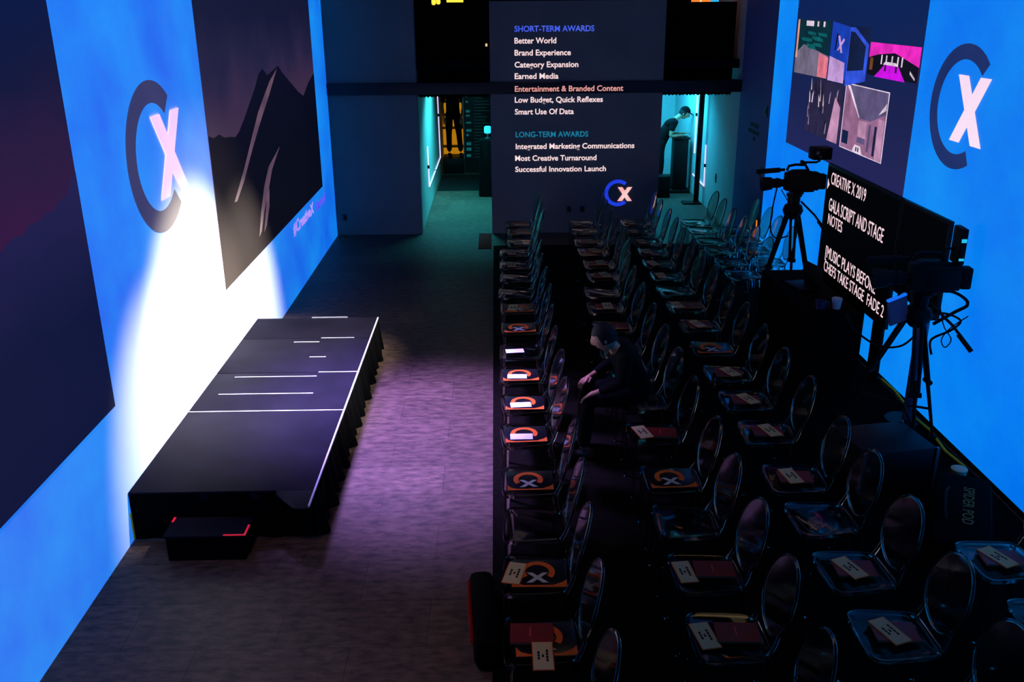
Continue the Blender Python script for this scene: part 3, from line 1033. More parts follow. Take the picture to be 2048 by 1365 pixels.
CUPB = mat('pale_cup', (190, 200, 215), 0.5, 0.4, noise=0.05)
c_ = cup('paper_cup', (3.38, 8.72, 0.742), 0.05, 0.1, CUPB, 'pale paper cup on the black-draped table by the script screen')
MB().lathe([(0.052, 0.098), (0.052, 0.106), (0.046, 0.11), (0.001, 0.11)], CUPB, 20).build('lid', c_)
c_ = cup('mug', (3.22, 8.72, 0.742), 0.055, 0.08, mat('navy_mug', (40, 46, 90), 0.4), 'dark mug left of the pale paper cup on the table', 'mug')
MB().tube([(0.05, 0, 0.065), (0.085, 0, 0.06), (0.085, 0, 0.03), (0.047, 0, 0.02)], 0.007, mat('navy_mug', (40, 46, 90)), 8).build('handle', c_)
lp = thing('laptop', 'dark open laptop on the black-draped table', 'laptop', (3.28, 9.5, 0.742), 0.2)
MB().box(-0.12, 0.12, -0.17, 0.17, 0, 0.018, BLACK, None, 0.004).build('base', lp)
MB().box(0.12, 0.135, -0.17, 0.17, 0.012, 0.23, BLACK, None, 0.004).build('lid', lp)

# ------------------------------------------------------------------ cameras on tripods
BLK2 = mat('black_camera_plastic', (5, 5, 6), 0.6, 0.15, noise=0.1, nscale=30)
GLASS = mat('dark_lens_glass', (10, 14, 26), 0.1, 0.8)


def tripod(label, loc, feet, head_z, rz=0, cable=None):
    t = thing('tripod', label, 'tripod', loc)
    hz = head_z
    for fx, fy in feet:
        f = Vector((fx, fy, 0.02))
        tpt = Vector((fx * 0.14, fy * 0.14, hz - 0.22))
        mid = tpt.lerp(f, 0.52)
        u = Vector((-f.y, f.x, 0)).normalized() * 0.03
        mb = MB()
        mb.cyl(tpt + u, mid + u * .8, 0.017, BLK2, 8)
        mb.cyl(tpt - u, mid - u * .8, 0.017, BLK2, 8)
        mb.cyl(tpt.lerp(f, 0.42), f, 0.019, BLK2, 8, 0.014)
        mb.cyl(mid - u * 1.6, mid + u * 1.6, 0.024, BLK2, 8)
        lg = mb.build('leg', t)
        MB().cyl(f - Vector((0, 0, 0.02)), f + Vector((0, 0, 0.02)), 0.035, BLACKR, 12).build('rubber_foot', lg)
    mb = MB()
    c = Vector((0, 0, 0.34))
    for fx, fy in feet:
        f = Vector((fx * .74, fy * .74, 0.30))
        mb.cyl(c, f, 0.012, BLK2, 8)
    mb.build('spreader', t)
    MB().lathe([(0.05, hz - 0.3), (0.1, hz - 0.25), (0.12, hz - 0.2), (0.1, hz - 0.14), (0.07, hz - 0.12), (0.075, hz - 0.04), (0.09, hz - 0.03), (0.09, hz)], BLK2, 20).build('head', t)
    pb = MB()
    pb.tube([(0.06, -0.08, hz - 0.08), (0.17, -0.26, hz - 0.2), (0.22, -0.36, hz - 0.28)], 0.012, BLK2, 8)
    pb.tube([(0.2, -0.33, hz - 0.26), (0.26, -0.45, hz - 0.36)], 0.02, BLACKR, 10)
    pb.build('pan_bar', t)
    t.rotation_euler = (0, 0, rz)
    return t


def tv_camera(label, loc, rz=0, s=1.0, tilt=0.0, monitor='box', battery=True):
    c = thing('video_camera', label, 'camera', loc, rz)
    c.scale = (s, s, s)
    c.rotation_euler = (0, tilt, rz)
    mb = MB()
    mb.box(-0.13, 0.27, -0.065, 0.065, 0.02, 0.235, BLK2, None, 0.014)
    mb.box(-0.07, 0.22, -0.05, 0.05, 0.0, 0.03, BLK2, None, 0.008)
    mb.box(0.0, 0.25, -0.075, 0.065, 0.04, 0.2, BLK2, None, 0.012)
    mb.prism([(-0.1, 0.235), (0.2, 0.235), (0.14, 0.262), (-0.04, 0.262)], Matrix(((1, 0, 0, 0), (0, 0, 1, 0), (0, 1, 0, 0), (0, 0, 0, 1))), -0.05, 0.05, BLK2)
    mb.build('body', c)
    MB().tube([(-0.12, 0, 0.255), (-0.1, 0, 0.31), (-0.02, 0, 0.325), (0.1, 0, 0.318), (0.14, 0, 0.255)], 0.016, BLK2, 10).build('handle', c)
    mb = MB()
    mb.cyl((-0.13, 0, 0.11), (-0.19, 0, 0.11), 0.045, BLK2, 20)
    mb.cyl((-0.19, 0, 0.11), (-0.29, 0, 0.108), 0.056, BLK2, 20)
    mb.cyl((-0.22, 0, 0.11), (-0.235, 0, 0.11), 0.062, BLACKR, 20)
    mb.box(-0.27, -0.16, 0.045, 0.085, 0.07, 0.15, BLK2, None, 0.01)
    ln = mb.build('lens', c)
    MB().tube([(-0.28, 0, 0.108), (-0.3, 0, 0.107), (-0.41, 0, 0.1)], [0.058, 0.075, 0.085], BLK2, 20).build('lens_hood', ln)
    MB().cyl((-0.41, 0, 0.1), (-0.412, 0, 0.1), 0.07, GLASS, 20).build('front_glass', ln)
    mb = MB()
    mb.cyl((-0.12, 0.075, 0.255), (-0.2, 0.075, 0.25), 0.018, BLK2, 12)
    mb.cyl((-0.18, 0.075, 0.252), (-0.46, 0.075, 0.235), 0.03, BLACKR, 14)
    mb.build('microphone', c)
    if monitor:
      mb = MB()
      mb.tube([(0.02, 0.0, 0.325), (0.08, -0.06, 0.36), (0.2, -0.07, 0.36), (0.26, -0.02, 0.37)], 0.013, BLK2, 8)
      mb.cyl((0.06, -0.09, 0.355), (0.06, 0.03, 0.355), 0.02, BLK2, 10)
      mb.build('monitor_arm', c)
      mb = MB()
      mb.box(0.15, 0.38, -0.09, 0.09, 0.385, 0.53, BLK2, None, 0.018)
      mo = mb.build('viewfinder', c)
      MB().cyl((0.2, -0.091, 0.47), (0.2, -0.094, 0.47), 0.022, GREYM, 14).build('button', mo)
      MB().cyl((0.235, -0.091, 0.425), (0.235, -0.094, 0.425), 0.012, GREYM, 12).build('button', mo)
    if battery:
        MB().box(0.27, 0.36, -0.055, 0.055, 0.03, 0.21, BLACKR, None, 0.016).build('battery', c)
    mb = MB()
    mb.cyl((0.05, 0, -0.025), (0.05, 0, 0.0), 0.06, BLK2, 16)
    mb.build('mount_plate', c)
    return c


T1 = (3.5, 10.72, 0.006)
tripod('black camera tripod behind the draped table, left of the script screen', T1, [(-0.42, -0.1), (0.28, -0.34), (0.2, 0.38)], 1.5)
tv_camera('black video camera facing the stage, left of the lettered script screen', (3.5, 10.72, 1.525), 0.05, 0.98)
T2 = (3.5, 7.25, 0.006)
tripod('black camera tripod nearer the viewer, before the blue wall on the right', T2, [(-0.34, 0.5), (0.3, 0.0), (-0.1, -0.5)], 1.36)
tv_camera('black video camera nearer the viewer, before the blank screen', (3.5, 7.22, 1.385), -0.1, 1.0, 0.0, None)
mb = MB()
mon = thing('camera_monitor', 'slim upright monitor above the nearer video camera', 'monitor', (3.74, 7.22, 1.6), -0.1)
MB().box(-0.03, 0.03, -0.09, 0.09, 0.02, 0.32, BLK2, None, 0.014).build('housing', mon)
CY = mat('cyan_indicator', (20, 60, 70), 0.4, emit=(40, 200, 245), estr=0.9)
MB().box(-0.02, 0.02, -0.0925, -0.09, 0.21, 0.24, CY).build('indicator', mon)
MB().box(-0.02, 0.02, -0.0925, -0.09, 0.06, 0.08, CY).build('indicator', mon)
MB().tube([(-0.1, 0, 0.03), (-0.12, 0, 0.08), (-0.1, 0, 0.14), (-0.03, 0, 0.14)], 0.012, BLK2, 8).build('arm', mon)
tbp = thing('hanging_tablet', 'dark blue flat panel hanging below the nearer video camera', 'tablet', (3.33, 7.2, 1.12), 0.3)
MB().box(-0.09, 0.09, -0.012, 0.012, 0, 0.22, mat('navy_panel', (34, 36, 70), 0.5, emit=(16, 16, 48), estr=0.5), Matrix.Rotation(-0.25, 4, 'Y'), 0.003).build('panel', tbp)
MB().box(-0.09, 0.09, -0.014, 0.014, 0.22, 0.238, mat('bright_blue_edge', (60, 140, 240), 0.5, emit=(20, 110, 225), estr=0.8), Matrix.Rotation(-0.25, 4, 'Y')).build('edge_plate', tbp)  # blue light falling on this plate is put in as emission
MB().tube([(-0.05, 0.0, 0.24), (0.1, 0.02, 0.3), (0.19, 0.05, 0.3)], 0.007, BLK2, 6).build('hanger', tbp)


def cable(label, pts, r=0.008, cat='cable'):
    # smooth Catmull-Rom path
    P = [Vector(p) for p in pts]
    Q = []
    for i in range(len(P) - 1):
        p0, p1, p2, p3 = P[max(i - 1, 0)], P[i], P[i + 1], P[min(i + 2, len(P) - 1)]
        for k in range(8):
            t = k / 8
            Q.append(0.5 * ((2 * p1) + (p2 - p0) * t + (2 * p0 - 5 * p1 + 4 * p2 - p3) * t * t + (3 * p1 - p0 - 3 * p2 + p3) * t ** 3))
    Q.append(P[-1])
    return tag(MB().tube(Q, r, BLACKR, 6).build('cable'), label, cat, 'black camera cables')


cable('black cable sagging left of the nearer camera tripod', [(3.5, 7.22, 1.0), (3.38, 7.22, 0.9), (3.22, 7.3, 0.88), (3.06, 7.42, 0.98), (3.0, 7.5, 1.1)], 0.009)
cable('upper thick black cable looping from the nearer camera body to the right', [(3.6, 7.2, 1.4), (3.74, 7.2, 1.38), (3.85, 7.2, 1.32), (3.88, 7.2, 1.26), (3.78, 7.2, 1.2), (3.62, 7.2, 1.1)], 0.014)
cable('lower black cable loop right of the nearer tripod head', [(3.58, 7.15, 1.22), (3.72, 7.15, 1.2), (3.82, 7.15, 1.14), (3.75, 7.15, 1.06), (3.6, 7.15, 0.98), (3.62, 7.15, 0.85)], 0.01)
cable('thin black cable ringlet hanging beside the nearer tripod', [(3.6, 7.1, 1.3), (3.66, 7.1, 1.12), (3.74, 7.1, 1.0), (3.7, 7.1, 0.93), (3.66, 7.1, 1.0), (3.72, 7.1, 1.1), (3.85, 7.1, 1.2)], 0.005)
cable('black cable hanging from the lens of the far camera', [(3.25, 10.6, 1.6), (3.22, 10.6, 1.35), (3.22, 10.6, 1.1), (3.3, 10.6, 1.0), (3.44, 10.62, 1.02)], 0.009)
cable('thin black cable curving under the far camera body', [(3.3, 10.6, 1.58), (3.38, 10.6, 1.46), (3.46, 10.6, 1.34), (3.46, 10.6, 1.2)], 0.006)

# ------------------------------------------------------------------ floor clutter on the right
bag = thing('equipment_bag', 'long black equipment bag with faded yellow lettering by the right wall', 'bag', (3.3, 5.72, 0.006), R(-27))
mb = MB()
mb.box(-0.2, 0.2, -0.55, 0.55, 0.0, 0.24, BLACKC, None, 0.07)
mb.build('body', bag)
FTX = Matrix(((0, 1, 0, 0), (-1, 0, 0, 0), (0, 0, 1, 0.2405), (0, 0, 0, 1)))
OLIVE = mat('faded_yellow_print', (120, 100, 40), 0.8, noise=0.2, nscale=60)
text('lettering', 'SPIDER POD', FTX, -0.3, 0.0, 0.56, 0.075, OLIVE, bag, 0.001, 0.01)
MB().tube([(-0.1, -0.25, 0.235), (-0.12, -0.12, 0.27), (-0.12, 0.12, 0.27), (-0.1, 0.25, 0.235)], 0.012, BLACKR, 8).build('handle', bag)
cp = cup('takeaway_cup', (3.62, 6.42, 0.0), 0.06, 0.16, mat('beige_cup', (205, 180, 130), 0.6, noise=0.05), 'beige paper cup on the floor at the foot of the right wall')
MB().lathe([(0.063, 0.155), (0.063, 0.165), (0.05, 0.172), (0.001, 0.172)], mat('beige_lid', (215, 195, 150), 0.5), 20).build('lid', cp)
rc = thing('road_case', 'black road case under the nearer camera beside the blue wall', 'case', (3.05, 6.55, 0.006), 0.15)
MB().box(-0.3, 0.3, -0.25, 0.25, 0.03, 0.38, BLACK, None, 0.008).build('body', rc)
for x in (-0.3, 0.3):
    for y in (-0.25, 0.25):
        MB().box(x - 0.012, x + 0.012, y - 0.012, y + 0.012, 0.03, 0.385, GREYM).build('corner_fitting', rc)
for x in (-0.22, 0.22):
    for y in (-0.18, 0.18):
        MB().cyl((x, y, 0), (x, y, 0.035), 0.03, BLACKR, 12).build('foot', rc)
yc = MB().tube([(3.84, 8.5, 0.06), (3.85, 8.2, 0.065), (3.83, 7.9, 0.05), (3.8, 7.75, 0.03), (3.84, 7.4, 0.03), (3.8, 7.0, 0.02), (3.83, 6.7, 0.02)], 0.012, YEL, 8)
tag(yc.build('yellow_cable'), 'yellow cable running along the foot of the right wall', 'cable')
db = thing('duffel_bag', 'black soft bag with red edge on the floor beside the first-row chairs', 'bag', (-0.11, 4.75, 0), R(4))
MB().box(-0.08, 0.08, -0.4, 0.36, 0, 0.2, BLACKC, None, 0.05).build('body', db)
MB().tube([(-0.05, -0.38, 0.1), (-0.086, -0.3, 0.15), (-0.088, 0.0, 0.17), (-0.08, 0.28, 0.16), (-0.03, 0.36, 0.14)], [0.005, 0.013, 0.016, 0.013, 0.006], REDC, 8).build('piping', db)
tag(MB().box(-0.3, -0.09, 14.1, 15.12, 0, 0.008, REDC, None, 0.003).build('floor_mat'), 'narrow dark red floor mat at the left corridor entrance', 'mat')

tag(MB().box(-0.06, 3.86, 2.6, 14.3, 0, 0.006, SHADE_SHEET, None, 0.002).build('floor_shade_sheet'), kind='structure')  # dark sheet added on the floor to imitate the shade under the chairs

# small orange lamp low on the right wall edge
wl = thing('wall_lamp', 'small orange strip lamp low at the far edge of the right blue screen', 'lamp', (3.88, 13.38, 0.3))
MB().box(-0.03, 0.03, -0.03, 0.03, -0.02, 0.3, BLACK, None, 0.004).build('housing', wl)
MB().box(-0.036, -0.03, -0.02, 0.02, 0.0, 0.28, mat('orange_glow', (240, 120, 20), emit=(255, 140, 20), estr=1.0)).build('diffuser', wl)
pl = bpy.data.lights.new('orange_lamp_light', 'SPOT')
pl.energy, pl.color, pl.shadow_soft_size, pl.spot_size, pl.spot_blend = 14, (1.0, 0.5, 0.06), 0.05, R(70), 1.0
po = bpy.data.objects.new('orange_lamp_light', pl)
po.location = (3.3, 12.4, 2.2)
COL.objects.link(po)
aim(po, (3.2, 11.3, 0.4))

# ------------------------------------------------------------------ corridors
NEON = mat('lilac_neon', (230, 225, 255), 0.4, emit=(206, 196, 255), estr=1.25)


def neon(label, pts, normal_x):
    o = thing('neon_strip', label, 'light')
    for a, b in zip(pts[:-1], pts[1:]):
        MB().cyl(a, b, 0.011, NEON, 8).build('tube', o)
        m_ = (Vector(a) + Vector(b)) / 2
        d = (Vector(b) - Vector(a)).normalized() * 0.03
        MB().cyl(m_ - d, m_ + d, 0.018, BLACK, 8).build('clip', o)
    return o


xn = -1.25 + 0.018
neon('lilac neon line bent in an L on the teal left corridor wall', [(xn, 16.85, 1.2), (xn, 16.95, 0.46), (xn, 20.6, 0.42), (xn, 20.2, 2.3)], 1)
xn = XR - 0.02
neon('lilac neon line bent in an L on the right corridor wall', [(xn, 17.3, 1.12), (xn, 17.25, 0.36), (xn, 18.3, 0.4)], -1)
neon('tall lilac neon line behind the dark post in the right corridor', [(xn, 18.25, 0.82), (xn, 18.3, 2.3)], -1)
dp = thing('post_stand', 'dark upright post on a flat foot in the right corridor', 'post', (3.80, 17.4, 0))
MB().box(-0.045, 0.045, -0.03, 0.03, 0.03, 2.3, BLACK, None, 0.004).build('post', dp)
MB().box(-0.26, 0.08, -0.12, 0.12, 0, 0.03, BLACK, None, 0.006).build('foot', dp)
# picture frame and switch on the far corridor wall
CF = back_frame(20.6)
pf = thing('wall_screen', 'small framed purple screen on the bright corridor wall', 'screen')
MB().box(3.42, 3.68, 1.83, 2.1, 0, 0.02, mat('grey_frame', (60, 70, 80), 0.5), CF, 0.003).build('frame', pf)
MB().box(3.46, 3.64, 1.88, 2.07, 0.02, 0.022, mat('purple_screen', (60, 10, 160), emit=(80, 20, 220), estr=0.8), CF).build('screen', pf)
plate('wall_switch', CF, 3.5, 1.56, 0.1, 0.16, 'small dark switch on the bright wall behind the bending man', 'switch')
plate('wall_switch', FR, -16.4, 0.66, 0.05, 0.16, 'narrow dark plate on the right corridor wall near the neon', 'switch')

# pedestal the bending man works on
pd = thing('pedestal', 'tall black pedestal the bending man leans on in the right corridor', 'pedestal', (3.68, 18.62, 0))
MB().box(-0.14, 0.14, -0.16, 0.16, 0.06, 1.06, BLACK, None, 0.008).build('body', pd)
MB().box(-0.165, 0.165, -0.19, 0.19, 1.06, 1.09, BLACK, None, 0.006).build('top', pd)
MB().box(-0.22, 0.2, -0.24, 0.24, 0.0, 0.06, BLACK, None, 0.006).build('base', pd)
tag(MB().box(3.16, 3.4, 17.95, 18.2, 0, 0.42, BLACK, None, 0.01).build('black_box'), 'low black box behind the pedestal at the man\'s legs', 'box')

# left corridor: orange-lit shelf, display board, plinth, draped stand
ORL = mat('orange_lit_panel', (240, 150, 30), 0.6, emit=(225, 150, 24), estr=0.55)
sh = thing('shelf_unit', 'orange-lit shelf unit at the end of the left corridor', 'shelf', (-0.9, 22.0, 0))
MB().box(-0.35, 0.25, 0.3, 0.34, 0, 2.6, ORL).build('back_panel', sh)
for z in (0.42, 0.85, 1.15, 1.45, 1.8):
    MB().box(-0.35, 0.25, 0.05, 0.3, z, z + 0.03, BLACK).build('shelf_board', sh)
MB().box(0.2, 0.25, 0.0, 0.3, 0, 2.6, mat('pale_upright', (170, 165, 140), 0.6)).build('upright', sh)
for i, (x, z, h, c) in enumerate(((0.02, 1.18, 0.16, (240, 180, 80)), (0.13, 1.18, 0.12, (200, 90, 40)), (-0.02, 0.88, 0.14, (230, 150, 60)), (0.12, 0.88, 0.18, (235, 200, 120)), (0.1, 1.48, 0.15, (235, 225, 200)))):
    o = MB().lathe([(0.04, 0), (0.045, h * .6), (0.02, h * .8), (0.02, h)], mat('shelf_jar_%d' % i, c, 0.5), 12).build('jar', None, 0.6, (-0.9 + x, 22.17, z))
    tag(o, '%s on the orange-lit corridor shelf, %s shelf' % (('amber jar', 'rust jar', 'orange jar', 'pale jar', 'cream jar')[i], ('middle', 'middle', 'lower', 'lower', 'upper')[i]), 'jar', 'jars on the orange-lit shelf')
pt = tag(MB().box(-1.2, -0.72, 20.9, 21.6, 0, 0.34, BLACK, None, 0.01).build('plinth'), 'low black plinth under the standing figure in the left corridor', 'plinth')
bd = thing('display_board', 'tall black menu board with small teal pictures in the left corridor', 'board', (-0.36, 21.0, 0))
MB().box(-0.36, 0.36, 0, 0.05, 0.02, 2.4, mat('black_board', (10, 14, 16), 0.5), None, 0.004).build('panel', bd)
mb = MB()
TEALG = mat('teal_print', (20, 120, 125), 0.5, emit=(14, 92, 96), estr=0.6)
TEALD = mat('dim_teal_print', (16, 80, 84), 0.5, emit=(6, 44, 48), estr=0.7)
rr = random.Random(5)
for z in (0.36, 0.5, 0.62, 0.82, 0.92, 1.1, 1.25, 1.34, 1.55, 1.68, 1.8):
    mb.box(-0.3, -0.3 + rr.uniform(.05, .12), -0.004, 0, z, z + rr.uniform(.03, .07), TEALG)
mb.build('picture_print', bd)
mb = MB()
for i in range(22):
    z = 0.35 + i * 0.068
    mb.box(-0.12, -0.12 + rr.uniform(.1, .36), -0.003, 0, z, z + 0.012, TEALD)
mb.build('text_print', bd)
MB().box(-0.37, -0.345, -0.01, 0.06, 0.0, 2.4, GREYM).build('edge_post', bd)
ds = thing('draped_stand', 'waist-high black-draped stand half behind the back wall panel', 'stand', (-0.12, 18.45, 0))
vs, fs = [], []
n = 40
for z, w in ((1.12, 0.2), (1.1, 0.215), (0.6, 0.225), (0.02, 0.24)):
    for i in range(n):
        a = 2 * PI * i / n
        c, s_ = math.cos(a), math.sin(a)
        k = w * (1 + (0.03 * math.sin(9 * a) if z < 1 else 0)) / max(abs(c), abs(s_)) * 0.95
        vs.append((k * c, k * s_, z))
for r in range(3):
    for i in range(n):
        j = (i + 1) % n
        fs.append((r * n + i, r * n + j, (r + 1) * n + j, (r + 1) * n + i))
fs.append(tuple(range(n)))
MB().add(vs, fs, BLACKC).build('cloth', ds)
MB().box(-0.19, 0.19, -0.19, 0.19, 1.09, 1.115, BLACK).build('top', ds)
lm = thing('table_lamp', 'small glowing cyan lamp on the black-draped stand', 'lamp', (-0.16, 18.4, 1.121))
MB().lathe([(0.05, 0), (0.05, 0.02), (0.015, 0.03), (0.015, 0.1)], GREYM, 16).build('base', lm)
MB().lathe([(0.05, 0.1), (0.07, 0.12), (0.07, 0.22), (0.05, 0.24)], mat('cyan_shade', (60, 180, 200), emit=(50, 190, 215), estr=0.9), 16).build('lamp_shade', lm)
tag(MB().box(-1.22, -0.36, 18.9, 20.7, 0, 0.01, BLACKR, None, 0.003).build('floor_mat'), 'black floor mat across the left corridor', 'mat')

# upper floor lights
YG = mat('yellow_lamp_glow', (250, 220, 60), emit=(245, 225, 70), estr=1.2)
for i, (x, z) in enumerate(((-1.02, 3.62), (-0.94, 3.63))):
    o = thing('ceiling_lamp', ('left' if i == 0 else 'right') + ' one of two small yellow lamps in the upper left opening', 'lamp', (x, 16.6, z), 0, 'yellow lamps in the upper left opening')
    MB().lathe([(0.02, -0.02), (0.035, 0.0), (0.035, 0.06), (0.02, 0.08)], YG, 12).build('bulb', o)
    MB().cyl((0, 0, 0.08), (0, 0, 0.5), 0.006, BLACK, 6).build('cord', o)
o = thing('strip_lamp', 'short yellow strip lamp at the top of the upper left opening', 'lamp', (-0.66, 16.6, 3.64))
MB().box(-0.14, 0.14, -0.03, 0.03, 0, 0.04, YG, None, 0.005).build('diffuser', o)
MB().box(-0.15, 0.15, -0.035, 0.035, 0.04, 0.07, BLACK).build('housing', o)
o = thing('spot_lamp', 'tiny warm lamp beside the upper left edge of the award list', 'lamp', (-0.13, YB - 0.02, 3.01))
MB().lathe([(0.012, -0.02), (0.018, 0.0), (0.012, 0.025)], mat('warm_bulb', (255, 220, 150), emit=(240, 205, 140), estr=0.9), 10).build('bulb', o)
MB().box(-0.012, 0.012, 0.0, 0.06, -0.03, -0.02, BLACK).build('bracket', o)
wn = thing('lit_panel', 'bright orange lit panel glimpsed above the right drape', 'panel', (3.5, 16.4, 3.5))
MB().box(-0.2, 0.12, 0, 0.02, 0.02, 0.7, mat('orange_panel', (250, 130, 40), emit=(248, 128, 42), estr=1.0)).build('orange_pane', wn)
MB().box(-0.06, -0.03, -0.005, 0.0, 0.02, 0.7, mat('cream_bar', (250, 230, 200), emit=(250, 215, 170), estr=1.0)).build('bar', wn)
MB().box(0.12, 0.26, 0, 0.02, 0.0, 0.7, mat('cyan_panel', (60, 190, 240), emit=(50, 185, 240), estr=0.9)).build('cyan_pane', wn)


# ------------------------------------------------------------------ people
def skinned(name, verts, edges, radii, m_, parent, sub=2):
    me = bpy.data.meshes.new(name)
    me.from_pydata([tuple(v) for v in verts], edges, [])
    me.materials.append(m_)
    o = bpy.data.objects.new(name, me)
    COL.objects.link(o)
    o.parent = parent
    sk = o.modifiers.new('skin', 'SKIN')
    sk.use_smooth_shade = True
    lay = me.skin_vertices[0].data
    for i, r in enumerate(radii):
        rr_ = r if isinstance(r, tuple) else (r, r)
        lay[i].radius = rr_
        lay[i].use_root = (i == 0)
    sb_ = o.modifiers.new('subdivision', 'SUBSURF')
    sb_.levels = sb_.render_levels = sub
    return o


def limb_chain(V, E, R_, start, pts, rads):
    """append a chain of points hanging on vertex index start"""
    prev = start
    for p, r in zip(pts, rads):
        V.append(Vector(p))
        R_.append(r)
        E.append((prev, len(V) - 1))
        prev = len(V) - 1
    return prev


def hand_fingers(V, E, R_, wrist_idx, wrist, d, n, side):
    """palm, five bent fingers; d = pointing direction, n = palm-down normal, side = thumb side"""
    d, n, side = Vector(d).normalized(), Vector(n).normalized(), Vector(side).normalized()
    w = Vector(wrist)
    palm = w + d * 0.05
    V.append(palm)
    R_.append((0.03, 0.017))
    pi_ = len(V) - 1
    E.append((wrist_idx, pi_))
    for k, (off, l) in enumerate(((0.028, 0.07), (0.01, 0.08), (-0.009, 0.075), (-0.027, 0.058))):
        b = palm + d * 0.04 + side * off
        limb_chain(V, E, R_, pi_, [b, b + d * l * .55 + n * l * .2, b + d * l * .8 + n * l * .6], [0.010, 0.009, 0.007])
    tb_ = palm - d * 0.01 + side * 0.035
    limb_chain(V, E, R_, pi_, [tb_, tb_ + d * 0.04 + side * 0.015 + n * 0.015], [0.011, 0.008])


def head_mesh(parent, center, yaw, pitch, skin, hair, cap=False):
    """face with brow, nose, lips, chin, ears and eyes; looks along +X turned by yaw, tilted down by pitch"""
    M = Matrix.Translation(center) @ Matrix.Rotation(yaw, 4, 'Z') @ Matrix.Rotation(pitch, 4, 'Y')
    n, m_ = 28, 20
    vs, fs = [], []
    for j in range(m_ + 1):
        th = PI * j / m_
        z = math.cos(th)
        for i in range(n):
            ph = 2 * PI * i / n
            x, y = math.sin(th) * math.cos(ph), math.sin(th) * math.sin(ph)
            px, py, pz = 0.098 * x, 0.076 * y, 0.118 * z
            if z < 0:
                py *= 1 + 0.32 * z
                if x < 0:
                    px *= 1 + 0.45 * z
            front = max(0, x) ** 3
            py_n = abs(y) / max(1e-6, math.sin(th)) if math.sin(th) > 1e-6 else 0
            if x > 0 and abs(py) < 0.018 and -0.45 < z < 0.18:
                px += 0.028 * (1 - abs(py) / 0.018) * (1 - (z + 0.2) ** 2 * 5 if abs(z + 0.2) < 0.45 else 0)
            if x > 0 and 0.02 < abs(py) < 0.05 and 0.0 < z < 0.3:
                px -= 0.008
            if x > 0 and 0.3 < z < 0.45:
                px += 0.005 * front
            if x > 0 and abs(py) < 0.03 and -0.62 < z < -0.46:
                px += 0.007
            if x > 0 and z < -0.8:
                px += 0.012 * front
            vs.append(M @ Vector((px, py, pz)))
    for j in range(m_):
        for i in range(n):
            k = (i + 1) % n
            fs.append((j * n + i, j * n + k, (j + 1) * n + k, (j + 1) * n + i))
    h = MB().add(vs, fs, skin)
    for s_ in (-1, 1):
        h.lathe([(0.004, -0.012), (0.02, -0.008), (0.024, 0.0), (0.014, 0.006)], skin, 10, M @ Matrix.Translation((-0.012, s_ * 0.076, -0.005)) @ Matrix.Rotation(s_ * -1.4, 4, 'X') @ Matrix.Diagonal((0.8, 1.4, 1, 1)))
    ho = h.build('head', parent, 1.5)
    eye = MB()
    for s_ in (-1, 1):
        eye.lathe([(0.003, -0.008), (0.009, -0.004), (0.01, 0.0), (0.006, 0.007)], mat('eye_white', (225, 222, 218), 0.3), 10, M @ Matrix.Translation((0.077, s_ * 0.032, 0.012)) @ Matrix.Rotation(PI / 2, 4, 'Y'))
        eye.lathe([(0.0045, 0.0), (0.003, 0.003)], HAIR, 8, M @ Matrix.Translation((0.083, s_ * 0.032, 0.012)) @ Matrix.Rotation(PI / 2, 4, 'Y'))
    eye.build('eyes', ho)
    # hair shell over crown and back
    vs, fs = [], []
    for j in range(11):
        th = PI * 0.62 * j / 10
        for i in range(n):
            ph = 2 * PI * i / n
            lim = 1.0
            if math.cos(ph) > 0.25:
                lim = 0.62
            t = th * lim
            x, y, z = math.sin(t) * math.cos(ph), math.sin(t) * math.sin(ph), math.cos(t)
            vs.append(M @ Vector((0.107 * x - 0.004, 0.084 * y, 0.127 * z)))
    for j in range(10):
        for i in range(n):
            k = (i + 1) % n
            fs.append((j * n + i, j * n + k, (j + 1) * n + k, (j + 1) * n + i))
    MB().add(vs, fs, hair).build('hair', parent, 1.5)
    if cap:
        vs, fs = [], []
        for j in range(9):
            th = PI * 0.43 * j / 8
            for i in range(n):
                ph = 2 * PI * i / n
                x, y, z = math.sin(th) * math.cos(ph), math.sin(th) * math.sin(ph), math.cos(th)
                vs.append(M @ Vector((0.113 * x - 0.004, 0.09 * y, 0.014 + 0.122 * z)))
        for j in range(8):
            for i in range(n):
                k = (i + 1) % n
                fs.append((j * n + i, j * n + k, (j + 1) * n + k, (j + 1) * n + i))
        cpb = MB().add(vs, fs, SHIRT)
        cpo = cpb.build('cap', parent, 1.5)
        br = []
        for t in (0.0, 0.006):
            for i in range(11):
                a = -1.1 + 2.2 * i / 10
                br.append(M @ Vector((0.09 * math.cos(a) * 1.0 + 0.01, 0.085 * math.sin(a), 0.05 + t)))
            for i in range(11):
                a = -1.1 + 2.2 * i / 10
                br.append(M @ Vector((0.09 + 0.09 * math.cos(a), 0.078 * math.sin(a), 0.036 + t)))
        f2 = []
        for i in range(10):
            f2 += [(i, i + 1, 12 + i, 11 + i), (22 + i, 33 + i, 34 + i, 23 + i), (11 + i, 12 + i, 34 + i, 33 + i), (i, 22 + i, 23 + i, i + 1)]
        f2 += [(0, 11, 33, 22), (10, 32, 43, 21)]
        MB().add(br, f2, SHIRT).build('peak', cpo)


